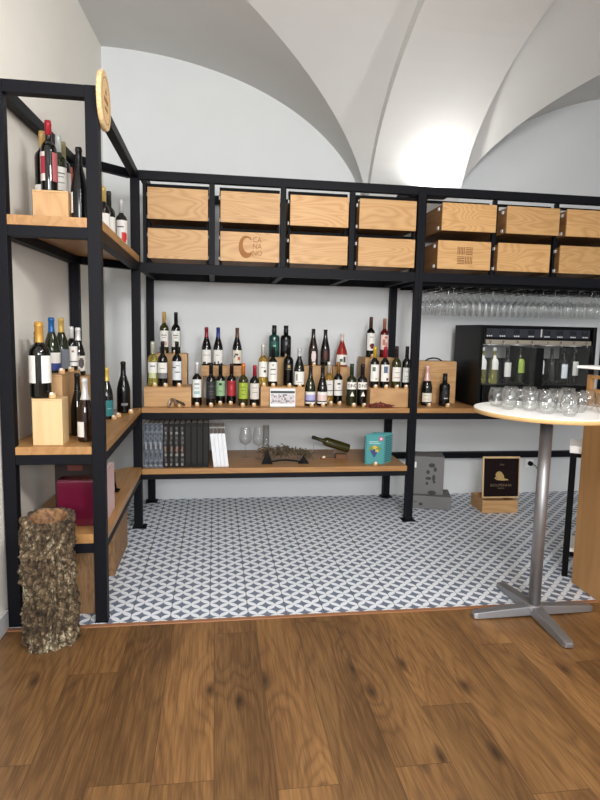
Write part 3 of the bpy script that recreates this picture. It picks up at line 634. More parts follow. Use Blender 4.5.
# on the wide low crate
bottle('straw coloured white wine bottle left of the dark trio on the wide crate', .369, 4.60, 1.063, .328, 'bordeaux', 'straw', (206, 206, 196), (.22, .58, W), deco=((.55, .8, .3, .44, INK), (.3, .7, .6, .64, GREY)))
bottle('black capped bottle with tall white label under the teal bottle', .444, 4.57, 1.063, .308, 'bordeaux', 'dark', (24, 24, 24), (.13, .62, W), deco=((.4, .6, .8, .88, GREY), (.25, .75, .6, .64, INK), (.25, .75, .35, .38, GREY)))
bottle('black bottle with small gold emblem on the wide crate', .577, 4.65, 1.063, .325, 'bordeaux', 'blackg', (18, 18, 20), (.38, .54, (20, 20, 22)), half=.8, R=.040, deco=((.35, .65, .35, .8, (170, 146, 92)), (.2, .8, .1, .2, (120, 104, 70))))
bottle('silver capped slope shouldered bottle with square white label on the wide crate', .652, 4.56, 1.063, .30, 'burgundy', 'dark', (196, 196, 198), (.06, .40, W), R=.042, deco=((.15, .35, .3, .8, GREY), (.3, .7, .15, .2, GREY)), capz=.80)
bottle('tall teal green bottle on the kraft crate', .480, 4.86, 1.28, .26, 'port', 'teal', (22, 26, 26), (.2, .5, (34, 84, 78)), R=.044, deco=((.35, .65, .4, .6, (120, 170, 150)),), half=.8)
bottle('black twin of the teal bottle, to its right on the kraft crate', .578, 4.86, 1.28, .26, 'port', 'blackg', (16, 16, 18), (.2, .55, (26, 26, 30)), R=.044, deco=((.38, .62, .5, .85, (110, 110, 116)), (.3, .7, .2, .26, (80, 80, 84))), half=.8)
# slender pair and neighbours
bottle('slender brown bottle with white oval emblem on the upright crate', .822, 4.88, 1.212, .306, 'flute', 'amber', (34, 24, 22), (.05, .48, (38, 22, 18)), R=.041, deco=((.35, .65, .15, .8, (224, 210, 206)), (.28, .72, .3, .65, (224, 210, 206))), capz=.86)
bottle('slender dark bottle with maroon emblem on the upright crate', .925, 4.88, 1.212, .302, 'flute', 'dark', (26, 24, 24), (.1, .48, (20, 16, 16)), R=.041, deco=((.35, .65, .2, .85, (86, 40, 38)), (.28, .72, .35, .7, (86, 40, 38))), capz=.86)
bottle('slope shouldered bottle with lavender and white label in the front row', .751, 4.55, ZM, .314, 'burgundy', 'green', (40, 34, 24), (.06, .36, W), R=.041, half=1.3, deco=((0, 1, .3, .75, (168, 170, 216)), (0, 1, .15, .27, (44, 46, 80)), (0, 1, .27, .3, (120, 126, 190))))
bottle('slope shouldered bottle with pale pink label, right of the lavender one', .848, 4.55, ZM, .312, 'burgundy', 'dark', (22, 22, 24), (.06, .36, W), R=.041, half=1.3, deco=((0, 1, .3, .75, (222, 196, 190)), (0, 1, .15, .27, (60, 50, 56))))
bottle('yellow white wine bottle behind the pale pink label bottle', .926, 4.69, ZM, .342, 'bordeaux', 'straw', (212, 210, 196), (.20, .56, W), deco=((0, 1, .3, .34, INK), (.3, .7, .7, .76, GREY)))
bottle('bronze capped dark bottle with white label crossed by a thin line', 1.004, 4.69, ZM, .34, 'bordeaux', 'dark', (150, 108, 52), (.20, .58, W), deco=((0, 1, .3, .33, INK), (.35, .65, .72, .78, INK), (.4, .6, .5, .54, GREY)))
bottle('conical rosé bottle with white label on the crate top', 1.079, 4.93, 1.205, .278, 'flask', 'rose', (222, 206, 200), (.05, .36, W), R=.051, half=1.2, deco=((.3, .5, .3, .6, (60, 90, 80)), (.55, .7, .25, .8, INK)), capz=.78)
# pair with white banded lettering
def letter_bottle(label, x, glass, cap):
    h = .334; t = thing('wine_bottle', label, 'bottle', (x, 4.56, ZM), 0, 'wine bottles on the middle shelf'); prof = profile('bordeaux', h, .040)
    MB().lathe(prof, 28).build('bottle_glass', MT[glass], t)
    MB().lathe([(rad_at(prof, .735 * h) + .0009, .735 * h)] + [(r + .0009, z) for r, z in prof if z > .74 * h] + [(.008, h + .0015)], 24).build('capsule', plain('capsule_%d_%d_%d' % cap, cap, .4), t)
    rows = [''] * 5
    for ch in 'DNI':
        for k in range(5): rows[k] += GLYPH[ch][k] + '0'
    wd = len(rows[0])
    def cols(u, v):
        i = int(u * (wd + 3)) - 2; j = int((v - .25) / .5 * 5)
        if .25 <= v < .75 and 0 <= i < wd: return 1 if rows[4 - j][i] == '1' else 0
        return 0
    wrap(prof, .40 * h, .57 * h, 1.25, cols, 0, nu=54, nv=20).build('label', [paper((232, 228, 220)), paper((52, 44, 48))], t)
    def tri(u, v): return 0
    mb = MB(); vs = []
    for j in range(7):
        z = (.235 + .11 * j / 6) * h; hw = .42 * (1 - j / 6) + .02; r = .0408
        for i in range(7):
            a = -PI / 2 + hw * (2 * i / 6 - 1); vs.append((r * math.cos(a), r * math.sin(a), z))
    mb.v = vs
    for j in range(6):
        for i in range(6):
            a = j * 7 + i; mb.f.append((a, a + 1, a + 8, a + 7)); mb.m.append(0); mb.s.append(True)
    mb.build('triangle_mark', paper((232, 228, 220)), t)
letter_bottle('olive necked bottle with bold letters and white triangle, left of that pair', 1.086, 'green', (40, 52, 34))
letter_bottle('black necked bottle with bold letters and white triangle, right of that pair', 1.174, 'dark', (26, 26, 30))
# right end crates
bottle('brown capped bottle with maroon ball on white label, on the tall end crate', 1.313, 4.87, 1.29, .338, 'bordeaux', 'dark', (84, 54, 50), (.17, .60, W), deco=((.42, .78, .12, .40, (96, 26, 36)), (.35, .85, .18, .34, (96, 26, 36)), (.3, .7, .75, .79, GREY)))
bottle('clear red rosé bottle with pink patterned label on the tall end crate', 1.432, 4.87, 1.29, .328, 'bordeaux', 'red', (168, 112, 92), (.20, .58, (222, 200, 192)), deco=((.25, .5, .3, .7, (186, 110, 100)), (.5, .75, .15, .5, (200, 140, 120)), (.4, .7, .75, .9, (180, 96, 88))))
bottle('yellow capped bottle with white label, left of four on the end crate', 1.265, 4.54, 1.061, .326, 'bordeaux', 'dark', (206, 166, 40), (.16, .57, W), deco=((.2, .5, .62, .86, (90, 110, 100)), (.5, .7, .08, .2, (180, 170, 70))))
bottle('red capped bottle with blue square on white label, second on the end crate', 1.351, 4.54, 1.061, .325, 'bordeaux', 'dark', (168, 38, 54), (.16, .57, W), deco=((.3, .65, .52, .9, (84, 100, 126)), (.55, .8, .06, .2, (110, 40, 50))))
bottle('olive bottle with plain white label, third on the end crate', 1.445, 4.54, 1.061, .332, 'bordeaux', 'olive', (50, 40, 32), (.16, .50, (224, 220, 214)), deco=ln((.25, .6, (190, 120, 110)), (.6, .5, GREY)))
bottle('dark bottle with light grey label, fourth on the end crate by the post', 1.531, 4.54, 1.061, .333, 'bordeaux', 'dark', (34, 34, 36), (.14, .49, (204, 204, 200)), deco=ln((.7, .6, GREY), (.4, .6, GREY), (.2, .5, GREY)))
bottle('pink foiled sparkling bottle with white label before the cord handled case', 1.723, 4.58, ZM, .328, 'sparkling', 'dark', (222, 180, 172), (.10, .32, CR), R=.044, half=1.2, deco=((.15, .5, .7, .76, GREY), (.2, .6, .3, .35, (196, 150, 140))), capz=.62)
bottle('stout black port style bottle beside the pink foiled sparkling bottle', 1.868, 4.56, ZM, .266, 'port', 'blackg', (20, 20, 22), (.2, .5, (16, 16, 18)), R=.043, half=.8, deco=((.25, .75, .10, .18, (190, 190, 186)), (.4, .6, .6, .8, (60, 64, 74))))
# left unit, top shelf
GL1 = 'wine bottles on the top left shelf'
bottle('red capped bottle with red and white side label, foremost on the small crate', -.80, 3.085, 2.138, .335, 'bordeaux', 'dark', (158, 36, 48), (.15, .55, (214, 200, 196)), R=.038, rot=-1.05, half=.8, deco=((0, 1, .25, .85, (158, 44, 60)), (.3, .6, .3, .8, (206, 150, 150))), back=(.15, .55, (160, 84, 88), 2.45), group=GL1, capz=.80)
bottle('gold capped bottle half hidden behind the red capped one', -.852, 3.17, 2.138, .31, 'bordeaux', 'dark', (200, 166, 104), (.04, .16, W), rot=-.9, group=GL1)
bottle('silver capped bottle with white label on the small crate', -.795, 3.25, 2.138, .32, 'bordeaux', 'green', (196, 202, 198), (.14, .5, W), rot=.5, group=GL1, deco=TXT)
bottle('olive capped bottle with white label, rearmost on the small crate', -.80, 3.36, 2.138, .32, 'bordeaux', 'dark', (176, 168, 122), (.14, .5, (214, 210, 204)), rot=.6, group=GL1)
bottle('orange red bottle beside the small crate on the top left shelf', -.80, 3.50, 2.007, .36, 'bordeaux', 'dark', (186, 84, 60), (.2, .66, (176, 70, 52)), rot=.3, group=GL1, deco=((.3, .7, .4, .5, W),))
bottle('plain black slope shouldered bottle beside the front post, top left shelf', -.656, 3.06, 2.007, .345, 'burgundy', 'blackg', (20, 20, 22), (.1, .38, W), R=.040, rot=-1.2, half=.55, group=GL1)
bottle('gold capped bottle right of the front post on the top left shelf', -.676, 3.79, 2.007, .33, 'bordeaux', 'dark', (196, 168, 92), (.16, .52, W), rot=.5, group=GL1)
bottle('dark capped bottle just behind the gold capped one, top left shelf', -.663, 3.905, 2.007, .33, 'bordeaux', 'dark', (48, 44, 36), (.16, .52, W), rot=.7, group=GL1)
bottle('grey capped bottle with red pomegranate on its white label', -.617, 4.09, 2.007, .32, 'bordeaux', 'dark', (196, 196, 196), (.10, .58, (222, 218, 214)), rot=.35, group=GL1, deco=((.4, .8, .12, .52, (196, 44, 44)), (.48, .88, .2, .45, (196, 44, 44)), (.1, .6, .72, .77, INK)))
# left unit, middle shelf
GL2 = 'wine bottles on the left unit middle shelf'
bottle('gold foiled magnum bottle on the pale upright box', -.862, 3.055, 1.143, .374, 'bordeaux', 'dark', (190, 142, 66), (.20, .56, W), R=.051, rot=-1.0, half=.85, back=(.20, .56, W, 2.15), group=GL2, capz=.73)
bottle('dark bottle half hidden behind the magnum on the left unit', -.925, 3.245, 1.246, .22, 'port', 'dark', (24, 24, 24), None, group=GL2)
bottle('blue capped bottle with white and blue label on the left unit', -.878, 3.34, 1.246, .296, 'burgundy', 'green', (36, 92, 150), (.05, .37, W), R=.042, rot=.6, group=GL2, deco=((0, 1, 0, .38, (46, 62, 128)),))
bottle('yellow gold capped bottle with grey label next to the blue capped one', -.857, 3.46, 1.246, .296, 'burgundy', 'green', (206, 172, 92), (.05, .42, (124, 128, 136)), R=.040, rot=.5, group=GL2)
bottle('short white capped bottle with white label on the brown crate end', -.825, 3.555, 1.246, .25, 'bordeaux', 'dark', (228, 228, 226), (.1, .55, W), R=.031, rot=.4, group=GL2, deco=((0, 1, .2, .25, INK), (.4, .6, .7, .8, (150, 90, 90))))
bottle('white capped bottle with dark round mark on its label, left unit', -.83, 3.74, 1.2, .29, 'burgundy', 'dark', (230, 230, 228), (.1, .42, (206, 200, 192)), R=.040, rot=.4, group=GL2, deco=((.4, .8, .3, .75, (84, 80, 80)), (.5, .7, .2, .85, (84, 80, 80))))
bottle('white capped bottle standing behind the front post on the left unit shelf', -.66, 3.10, ZM, .325, 'burgundy', 'amber', (232, 232, 230), (.08, .32, W), R=.040, rot=-.65, half=.65, group=GL2, capz=.66)
bottle('plain dark bottle behind the post and the brown crate, left unit', -.735, 3.27, ZM, .335, 'burgundy', 'dark', (22, 22, 24), None, group=GL2)
bottle('gold capped bottle with teal label, right of the post on the left unit', -.69, 3.87, ZM, .328, 'burgundy', 'dark', (206, 178, 84), (.06, .37, (44, 118, 124)), R=.040, rot=.55, half=.85, back=(.06, .37, W, -1.5), group=GL2, deco=((.3, .7, .45, .52, (140, 180, 180)),))
bottle('big plain black slope shouldered bottle near the corner on the left unit', -.628, 4.15, ZM, .352, 'burgundy', 'blackg', (20, 18, 18), (.15, .2, (120, 120, 122)), R=.046, rot=.3, half=.5, group=GL2)

# ------------------------------------------------------------------ cork price holders in front of the bottles
ck = tag(bpy.data.objects.new('cork_stub', None), None, 'cork'); COL.objects.link(ck)
MB().lathe([(.0125, 0), (.013, .002), (.0115, .02), (.009, .022)], 14).build('cork_body', MT['cork'], ck)
MB().box(-.0052, .0052, -.0118, -.0095, .0135, .0245).build('price_tag', MT['tag'], ck)
spots = [
 (-.412, 4.80, 1.297, 'before the gold capped bottle on the tall crate'), (-.322, 4.80, 1.297, 'before the black capped bottle on the tall crate'),
 (-.452, 4.50, 1.061, 'before the yellow green bottle'), (-.372, 4.485, 1.061, 'before the white over grey label bottle'), (-.272, 4.495, 1.061, 'before the black striped label bottle'),
 (-.139, 4.505, ZM, 'before the pale blue green label bottle'), (-.033, 4.485, ZM, 'before the black label bottle'), (.037, 4.60, ZM, 'before the mint green label bottle'), (.119, 4.60, ZM, 'before the red label bottle'),
 (.208, 4.485, ZM, 'before the lime green label bottle'), (.295, 4.485, ZM, 'before the grey white label bottle'), (.375, 4.545, 1.063, 'before the straw coloured bottle'), (.444, 4.515, 1.063, 'before the tall white label bottle'),
 (.572, 4.53, 1.063, 'before the gold emblem bottle'), (.653, 4.52, 1.063, 'before the square white label bottle'), (.578, 4.795, 1.28, 'before the black twin bottle on the kraft crate'), (.822, 4.82, 1.212, 'before the white oval emblem bottle'),
 (.756, 4.49, ZM, 'before the lavender label bottle'), (.846, 4.49, ZM, 'before the pale pink label bottle'), (.932, 4.61, ZM, 'before the yellow white wine bottle'), (1.003, 4.61, ZM, 'before the crossed line label bottle'),
 (1.094, 4.495, ZM, 'before the left triangle bottle'), (1.178, 4.495, ZM, 'before the right triangle bottle'), (1.316, 4.80, 1.29, 'before the maroon ball bottle'), (1.43, 4.80, 1.29, 'before the pink patterned bottle'),
 (1.265, 4.485, 1.061, 'before the yellow capped bottle'), (1.351, 4.485, 1.061, 'before the blue square label bottle'), (1.438, 4.485, 1.061, 'before the olive bottle on the end crate'), (1.515, 4.485, 1.061, 'before the light grey label bottle'),
 (1.722, 4.51, ZM, 'before the pink foiled sparkling bottle'), (1.872, 4.49, ZM, 'before the stout black port style bottle'),
 (-.80, 3.03, 1.143, 'beside the magnum on the pale box'), (-.815, 3.28, 1.246, 'by the blue capped bottle'), (-.80, 3.42, 1.246, 'by the yellow gold capped bottle'), (-.64, 3.83, ZM, 'before the teal label bottle'), (-.63, 3.94, ZM, 'right of the teal label bottle'), (-.575, 4.11, ZM, 'before the big plain black bottle'),
 (.885, 4.66, .452, 'under the tilted bottle on the low shelf'), (1.26, 4.425, .452, 'before the teal guide books')]
for i, (x, y, z, s) in enumerate(spots):
    o = ck if i == 0 else copy_tree(ck)
    o.location = (x, y, z); o.rotation_euler = (0, 0, random.uniform(-.25, .25)); o.scale = (1.35, 1.2, 1.2)
    tag(o, 'cork stub with white price tag ' + s, 'cork', 'cork price holders')

# ------------------------------------------------------------------ small things on the middle shelf
lf = thing('picture_leaflet', 'white leaflet with photograph and dark title band leaning on the wide crate', 'leaflet', (.515, 4.462, ZM))
lf.rotation_euler = (math.radians(-6), 0, 0)
MB().box(-.098, .098, 0, .004, .002, .142).build('card', paper((232, 232, 232)), lf)
MB().box(-.094, .094, -.0006, -.0001, .104, .124).build('title_band', paper((60, 66, 70)), lf)
ph = MB()
pal = [(190, 190, 198), (150, 150, 162), (110, 110, 122), (206, 198, 196), (176, 160, 158)]
for i in range(16):
    for j in range(6):
        ph.box(-.092 + i * .0115, -.092 + (i + 1) * .0115, -.0005, -.0001, .026 + j * .012, .026 + (j + 1) * .012, random.choice((0, 0, 3, 3, 1, 2, 4)))
ph.build('photograph', [paper(c) for c in pal], lf)
# twisted wooden bits before the low left crate
tw = thing('corkscrew_ornament', 'dark twisted wood and metal ornament before the low left crate', 'ornament', (-.29, 4.43, ZM))
MB().tube([(-.05, 0, .012), (-.045, .005, .04), (-.03, .004, .06), (-.012, 0, .055), (.0, 0, .03), (-.005, -.004, .012)], .011, 8).build('bent_wood', plain('grey_brown_wood', (112, 88, 66), .6, bump=.3, bscale=80), tw)
MB().tube([(-.01, .005, .052), (.02, .002, .042), (.05, 0, .026), (.062, 0, .012)], [.006, .008, .01, .007], 8).build('dark_handle', plain('dark_wood', (60, 42, 30), .5), tw)
MB().tube([(-.058, -.008, .008), (-.052, -.006, .03), (-.044, -.002, .054)], .006, 8).build('pale_ring', plain('pale_metal', (200, 192, 180), .35, .5), tw)
MB().lathe([(.013, 0), (.013, .024)], 12).build('cork_piece', MT['cork'], tw, loc=(.022, -.004, 0))
# reddish twigs
tg = MB()
for k in range(46):
    x = random.uniform(-.1, .1); y = random.uniform(-.018, .018); z = random.uniform(.006, .012 + .03 * (1 - abs(x) / .12)); a = random.uniform(0, PI); l = random.uniform(.012, .03)
    p0 = Vector((x, y, z)); d = Vector((math.cos(a), math.sin(a) * .4, random.uniform(-.35, .5))) * l
    q = [p0 - d, p0 + Vector((0, 0, random.uniform(-.004, .008))), p0 + d]
    for v in q: v.z = max(.005, v.z); v.y = max(-.026, min(.026, v.y))
    tg.tube(q, .0048, 6)
tag(tg.build('dried_twigs', speckle('red_twig', (84, 30, 26), (140, 66, 48), 60), loc=(1.285, 4.428, ZM)), 'low heap of reddish brown dried twigs before the bold grained crate', 'twigs')

# ------------------------------------------------------------------ low shelf of the centre unit
def marble(name): return speckle(name, (26, 30, 38), (112, 120, 130), 45, .4)
ZB = .452
def book(label, x0, x1, h, cover, kind, group, lean=0.0, depth=.24):
    wd = x1 - x0
    t = thing('book', label, 'book', (x0, 4.43, ZB), 0, group); t.rotation_euler = (0, lean, 0)
    mb = MB(); mb.box(0, wd, 0, .006, 0, h); mb.box(0, .003, .006, depth, 0, h); mb.box(wd - .003, wd, .006, depth, 0, h); mb.build('cover', cover, t, bevel=.0012)
    MB().box(.0032, wd - .0032, .007, depth - .004, .003, h - .004).build('page_block', paper((216, 212, 202)), t)
    if kind == 'marble':
        s = MB(); s.box(wd * .2, wd * .8, -.0008, 0, .012, .022); s.box(wd * .3, wd * .7, -.0008, 0, h * .42, h * .58); s.build('spine_print', paper((140, 144, 150)), t)
    if kind == 'photo':
        s = MB()
        for k in range(16):
            s.box(wd * random.uniform(.2, .4), wd * random.uniform(.6, .8), -.0008, 0, h * (.04 + k * .055), h * (.04 + k * .055 + .055), (0, 1, 2, 1, 0, 2, 3, 3, 1, 2, 1, 2, 1, 0, 1, 2)[k])
        s.build('spine_print', [paper((128, 124, 120)), paper((50, 48, 47)), paper((82, 78, 76)), paper((132, 100, 86))], t)
    if kind == 'black':
        s = MB(); s.box(wd * .3, wd * .36, -.0008, 0, .03, h - .03); s.box(wd * .64, wd * .7, -.0008, 0, .03, h - .03); s.build('spine_print', paper((66, 62, 60)), t)
    if kind == 'white':
        s = MB(); s.box(0.0005, wd - .0005, -.0008, 0, h - .045, h - .002); s.build('spine_print', paper((78, 68, 62)), t)
    return t
mar = marble('marbled_cloth'); brown = plain('dark_book_cloth', (34, 33, 33), .6, spec=.15); blk = plain('black_book_cloth', (34, 33, 33), .55, spec=.15); wh = plain('white_book_cover', (226, 228, 232), .4)
words = ('leftmost', 'second', 'third', 'fourth')
for k in range(4): book('blue grey marbled book spine, %s of the marbled four' % words[k], -.531 + k * .0355, -.531 + k * .0355 + .0347, .338, mar, 'marble', 'books on the low shelf')
for k in range(4): book('dark book with pale photographic spine, %s of its four' % words[k], -.389 + k * .0408, -.389 + k * .0408 + .04, .338, brown, 'photo', 'books on the low shelf')
for k in range(4): book('plain charcoal book spine, %s of the charcoal four' % words[k], -.2255 + k * .0445, -.2255 + k * .0445 + .0437, .342, blk, 'black', 'books on the low shelf')
for k in range(4): book('white leaning book with dark top band, %s of the white four' % words[k], -.011 + k * .0288, -.011 + k * .0288 + .0278, .305, wh, 'white', 'books on the low shelf', lean=-.115)

def wine_glass_mesh(h=.24, rb=.042, name='bowl'):
    return [(.0335, 0), (.034, .0015), (.012, .006), (.0045, .012), (.0038, .06), (.0042, h * .40), (.012, h * .425), (rb * .8, h * .50), (rb, h * .62), (rb * .95, h * .75), (rb * .8, h * .9), (rb * .72, h)]
for x, y, h, s in ((.246, 4.76, .255, 'left'), (.352, 4.70, .26, 'right')):
    t = thing('wine_glass', 'stemmed wine glass standing on the low shelf, %s of the two' % s, 'glass', (x, y, ZB), 0, 'stemmed glasses on the low shelf')
    pf = wine_glass_mesh(h, .052)
    MB().lathe(pf[6:], 28, caps=False).build('bowl', MT['clear'], t); MB().lathe(pf[3:7], 16, caps=False).build('stem', MT['clear'], t); MB().lathe(pf[:4], 28).build('foot', MT['clear'], t)
tb = thing('glass_tube', 'tall clear glass cylinder behind the right wine glass on the low shelf', 'glass', (.425, 4.88, ZB))
MB().lathe([(.026, 0), (.028, .006), (.028, .25), (.0265, .25), (.0265, .008), (.001, .008)], 24).build('cylinder', MT['clear'], tb)
MB().lathe([(.024, .012), (.024, .05), (.001, .052)], 20).build('cork_filling', MT['cork'], tb)
# dried vine on black stand
dv = thing('vine_ornament', 'tangled dried vine twigs on a curved black metal stand, low shelf', 'ornament', (.545, 4.56, ZB))
st = MB()
st.tube([(-.14 + .28 * i / 12, -.05, .012 + .018 * math.sin(PI * i / 12)) for i in range(13)], .007, 8)
for sx, k in ((-.14, .115), (.15, .07)):
    st.add([(sx - .045, -.055, 0), (sx + .045, -.055, 0), (sx, -.05, k), (sx - .045, -.045, 0), (sx + .045, -.045, 0), (sx, -.04, k)], [(0, 1, 2), (5, 4, 3), (0, 3, 4, 1), (1, 4, 5, 2), (2, 5, 3, 0)])
st.build('stand', MT['black'], dv)
vn = MB()
for k in range(330):
    big = k < 240
    r = math.sqrt(random.random()); an = random.uniform(0, 2 * PI)
    cx = (-.045 + .15 * r * math.cos(an)) if big else (.155 + .055 * r * math.cos(an)); zc = (.095 + .036 * r * math.sin(an)) if big else (.075 + .024 * r * math.sin(an)); cy = random.uniform(-.035, .045)
    pts = []; p = Vector((cx, cy, zc)); d = Vector((random.uniform(-1, 1), random.uniform(-.5, .5), random.uniform(-.6, .6))).normalized()
    for j in range(5):
        q = p.copy(); q.z = max(.035, q.z); pts.append(q); d = (d + Vector((random.uniform(-.7, .7), random.uniform(-.4, .4), random.uniform(-.7, .6)))).normalized(); p = p + d * .009
    vn.tube(pts, [.0036, .0034, .003, .0028, .0018], 5)
vn.build('dried_vine', speckle('vine_bark', (44, 36, 26), (112, 96, 70), 80), dv)
# tilted bottle on its rest
br = thing('bottle_rest', 'small brown block and wire rest under the tilted bottle', 'rest', (.95, 4.66, ZB))
MB().box(.03, .13, -.03, .035, 0, .045).build('wood_block', plain('brown_block', (104, 70, 44), .6), br, bevel=.002)
MB().box(-.09, .028, -.02, .02, 0, .012).build('wood_base', plain('brown_base', (120, 82, 52), .6), br, bevel=.002)
MB().tube([(-.153, 0, 0.002), (-.153, 0, .130)], .0022, 6).tube([(-.153, -.02, .003), (-.153, .02, .003)], .0022, 6).build('wire', MT['chrome'], br)
MB().tube([(.02, -.01, 0.01), (.02, -.01, .078)], .0022, 6).build('wire', MT['chrome'], br)
bt = bottle('empty olive green bottle lying tilted on the low shelf, neck up to the left', 1.095, 4.66, ZB + .088, .325, 'bordeaux', 'olive', (26, 26, 24), None, R=.037, group='bottles on the low shelf', capz=.90)
bt.rotation_euler = (0, math.radians(-72.5), 0)
# teal guide books
teal = plain('teal_cover', (70, 146, 148), .45); teal2 = paper((52, 110, 112))
def guide(label, x, y, cover):
    t = thing('guide_book', label, 'book', (x, y, ZB), math.radians(-6), 'teal guide books'); wd, h, d = .152, .235, .018
    mb = MB(); mb.box(0, wd, 0, .0025, 0, h); mb.box(0, wd, d - .0025, d, 0, h); mb.build('cover', teal, t, bevel=.001)
    MB().box(.005, wd - .005, .003, d - .003, .002, h - .003).build('page_block', paper((214, 222, 220)), t)
    for ex in ((.004,) if cover else (.004, wd - .004)):
        sp = MB()
        for k in range(13):
            z = .015 + k * .0168
            sp.tube([(ex + .011 * math.cos(a), d / 2 + .0125 * math.sin(a), z) for a in [2 * PI * i / 10 for i in range(11)]], .0024, 5)
        sp.build('spiral_binding', plain('dark_wire', (26, 66, 72), .5), t)
    if cover:
        gr = MB()
        for k in range(14):
            row = int((math.sqrt(8 * k + 1) - 1) / 2); cc = k - row * (row + 1) / 2 - row / 2
            a = [(.074 + cc * .014 + .008 * math.cos(q), .062 + row * .0125 + .008 * math.sin(q)) for q in [2 * PI * i / 12 for i in range(12)]]
            gr.prism_y(a, -.0012 - .0001 * k, -.0002)
        gr.build('grape_picture', paper((52, 64, 120)), t)
        lv = MB()
        for lx, lz, r, m in ((.05, .128, .02, 0), (.078, .137, .018, 1), (.106, .125, .022, 0), (.095, .108, .014, 1)):
            lv.prism_y([(lx + r * (1 + .25 * math.cos(5 * q)) * math.cos(q), lz + .8 * r * (1 + .25 * math.cos(5 * q)) * math.sin(q)) for q in [2 * PI * i / 20 for i in range(20)]], -.0028 - .0001 * m, -.0016, m)
        lv.build('leaf_picture', [paper((120, 136, 60)), paper((206, 176, 70))], t)
        MB().prism_y([(.126 + .018 * math.cos(q), .205 + .018 * math.sin(q)) for q in [2 * PI * i / 24 for i in range(24)]], -.0012, -.0002).prism_y([(.126 + .010 * math.cos(q), .205 + .010 * math.sin(q)) for q in [2 * PI * i / 24 for i in range(24)]], -.0018, -.0011, 1).build('round_badge', [paper((190, 60, 92)), paper((226, 190, 204))], t)
        MB().box(.03, .105, -.0008, -.0001, .178, .184).box(.03, .12, -.0008, -.0001, .165, .170).build('title_lines', paper((170, 210, 210)), t)
guide('teal spiral bound guide book with grape picture, at the front of its stack', 1.185, 4.475, True)
for k, s in enumerate(('second', 'third', 'fourth', 'rearmost')):
    guide('teal spiral bound guide book, %s in the stack behind the grape cover' % s, 1.185 + .024 * (k + 1), 4.475 + .0265 * (k + 1), False)

# ------------------------------------------------------------------ left unit, low shelf
mr_ = thing('presentation_box', 'large glossy maroon presentation box on the low left shelf', 'box', (-.70, 3.16, .4686))
MB().box(-.105, .098, -.09, .0, 0, .24).build('box_body', plain('maroon_gloss', (92, 20, 44), .18, coat=.6), mr_, bevel=.006)
MB().box(-.102, .095, -.088, -.004, .2405, .245).build('box_lid', plain('maroon_lid', (84, 24, 44), .2, coat=.5), mr_, bevel=.002)
pk = thing('large_book', 'pale pink edged large book standing against the maroon box', 'book', (-.583, 3.12, .468), 0)
MB().box(-.014, -.010, 0, .26, 0, .272).box(.010, .014, 0, .26, 0, .272).build('cover', plain('pink_cover', (206, 172, 170), .4), pk)
MB().box(-.0095, .0095, .004, .257, .003, .268).build('page_block', paper((222, 210, 204)), pk)
bk = thing('tasting_spoon_rest', 'small black scoop lying at the low left shelf edge', 'scoop', (-.62, 3.72, .468))
MB().lathe([(.001, .0), (.022, .004), (.03, .016), (.026, .016), (.018, .006), (.001, .004)], 18).build('scoop', MT['black'], bk)
MB().tube([(0, .02, .012), (-.01, .03, .06), (-.012, .035, .12)], .006, 8).build('handle', MT['black'], bk)
rd = thing('carton', 'dark brown carton behind the maroon box under the shelf', 'carton', (-.8, 3.45, .468))
MB().box(-.09, .1, -.08, .08, 0, .27).build('carton_body', plain('dark_brown_card', (40, 26, 22), .6), rd, bevel=.002)
MB().box(-.02, .06, -.081, -.0802, .225, .255).build('carton_print', paper((116, 52, 40)), rd)

# ------------------------------------------------------------------ hollow cork trunk
def trunk():
    mb = MB(); n, k = 150, 150; H = .62; random.seed(3)
    from mathutils import noise
    vs = []
    for j in range(k + 1):
        z = H * j / k
        for i in range(n):
            a = 2 * PI * i / n
            r = .106 + .010 * math.sin(2 * a + 1) + .008 * math.sin(z * 9 + a)
            r += .008 * (1 - z / H) if z < .2 else 0
            pz = Vector((math.cos(a) * 2.6, math.sin(a) * 2.6, z * 12)); r += .010 * noise.noise(pz) + .010 * noise.noise(pz * 2.7) - .022 * max(0, .22 - abs(noise.noise(Vector((math.cos(a) * 3.4, math.sin(a) * 3.4, z * 9))))) / .22 + .010 * noise.noise(Vector((math.cos(a) * 8, math.sin(a) * 8, z * 34))) + .009 * noise.noise(pz * 6) + .005 * noise.noise(pz * 13)
            r = max(r, .094 if z > H - .06 else .082)
            cx = .012 * (z / H) - .004; zz = z + (.018 * noise.noise(Vector((math.cos(a) * 2, math.sin(a) * 2, 5))) + .012 * math.sin(a) if j == k else 0)
            vs.append((cx + r * math.cos(a), r * math.sin(a), zz))
    fs = [(j * n + i, j * n + (i + 1) % n, (j + 1) * n + (i + 1) % n, (j + 1) * n + i) for j in range(k) for i in range(n)]
    mb.add(vs, fs, 0, True)
    # rim and hollow inside
    top = vs[-n:]; ring = []
    for rr, depth in ((.084, -.001), (.070, -.02), (.058, -.12), (.054, -.55)):
        for i, (x, y, z) in enumerate(top):
            a = 2 * PI * i / n; r2 = rr + (.006 * noise.noise(Vector((math.cos(a) * 3, math.sin(a) * 3, depth * 8))))
            ring.append((.006 + r2 * math.cos(a), r2 * math.sin(a), z + depth))
    o = len(mb.v); base = o - n
    mb.v += ring
    for i in range(n): mb.f.append((base + i, base + (i + 1) % n, o + (i + 1) % n, o + i)); mb.m.append(0); mb.s.append(True)
    return mb, ring, n
mb, ring, n = trunk()
ct = thing('hollow_log', 'hollow cork oak bark log standing on the plank floor at left', 'log', (-.772, 2.775, 0))
mb.build('bark', MT['bark'], ct)
ins = MB(); ins.add(ring, [(j * n + i, j * n + (i + 1) % n, (j + 1) * n + (i + 1) % n, (j + 1) * n + i) for j in range(3) for i in range(n)], 0, True)
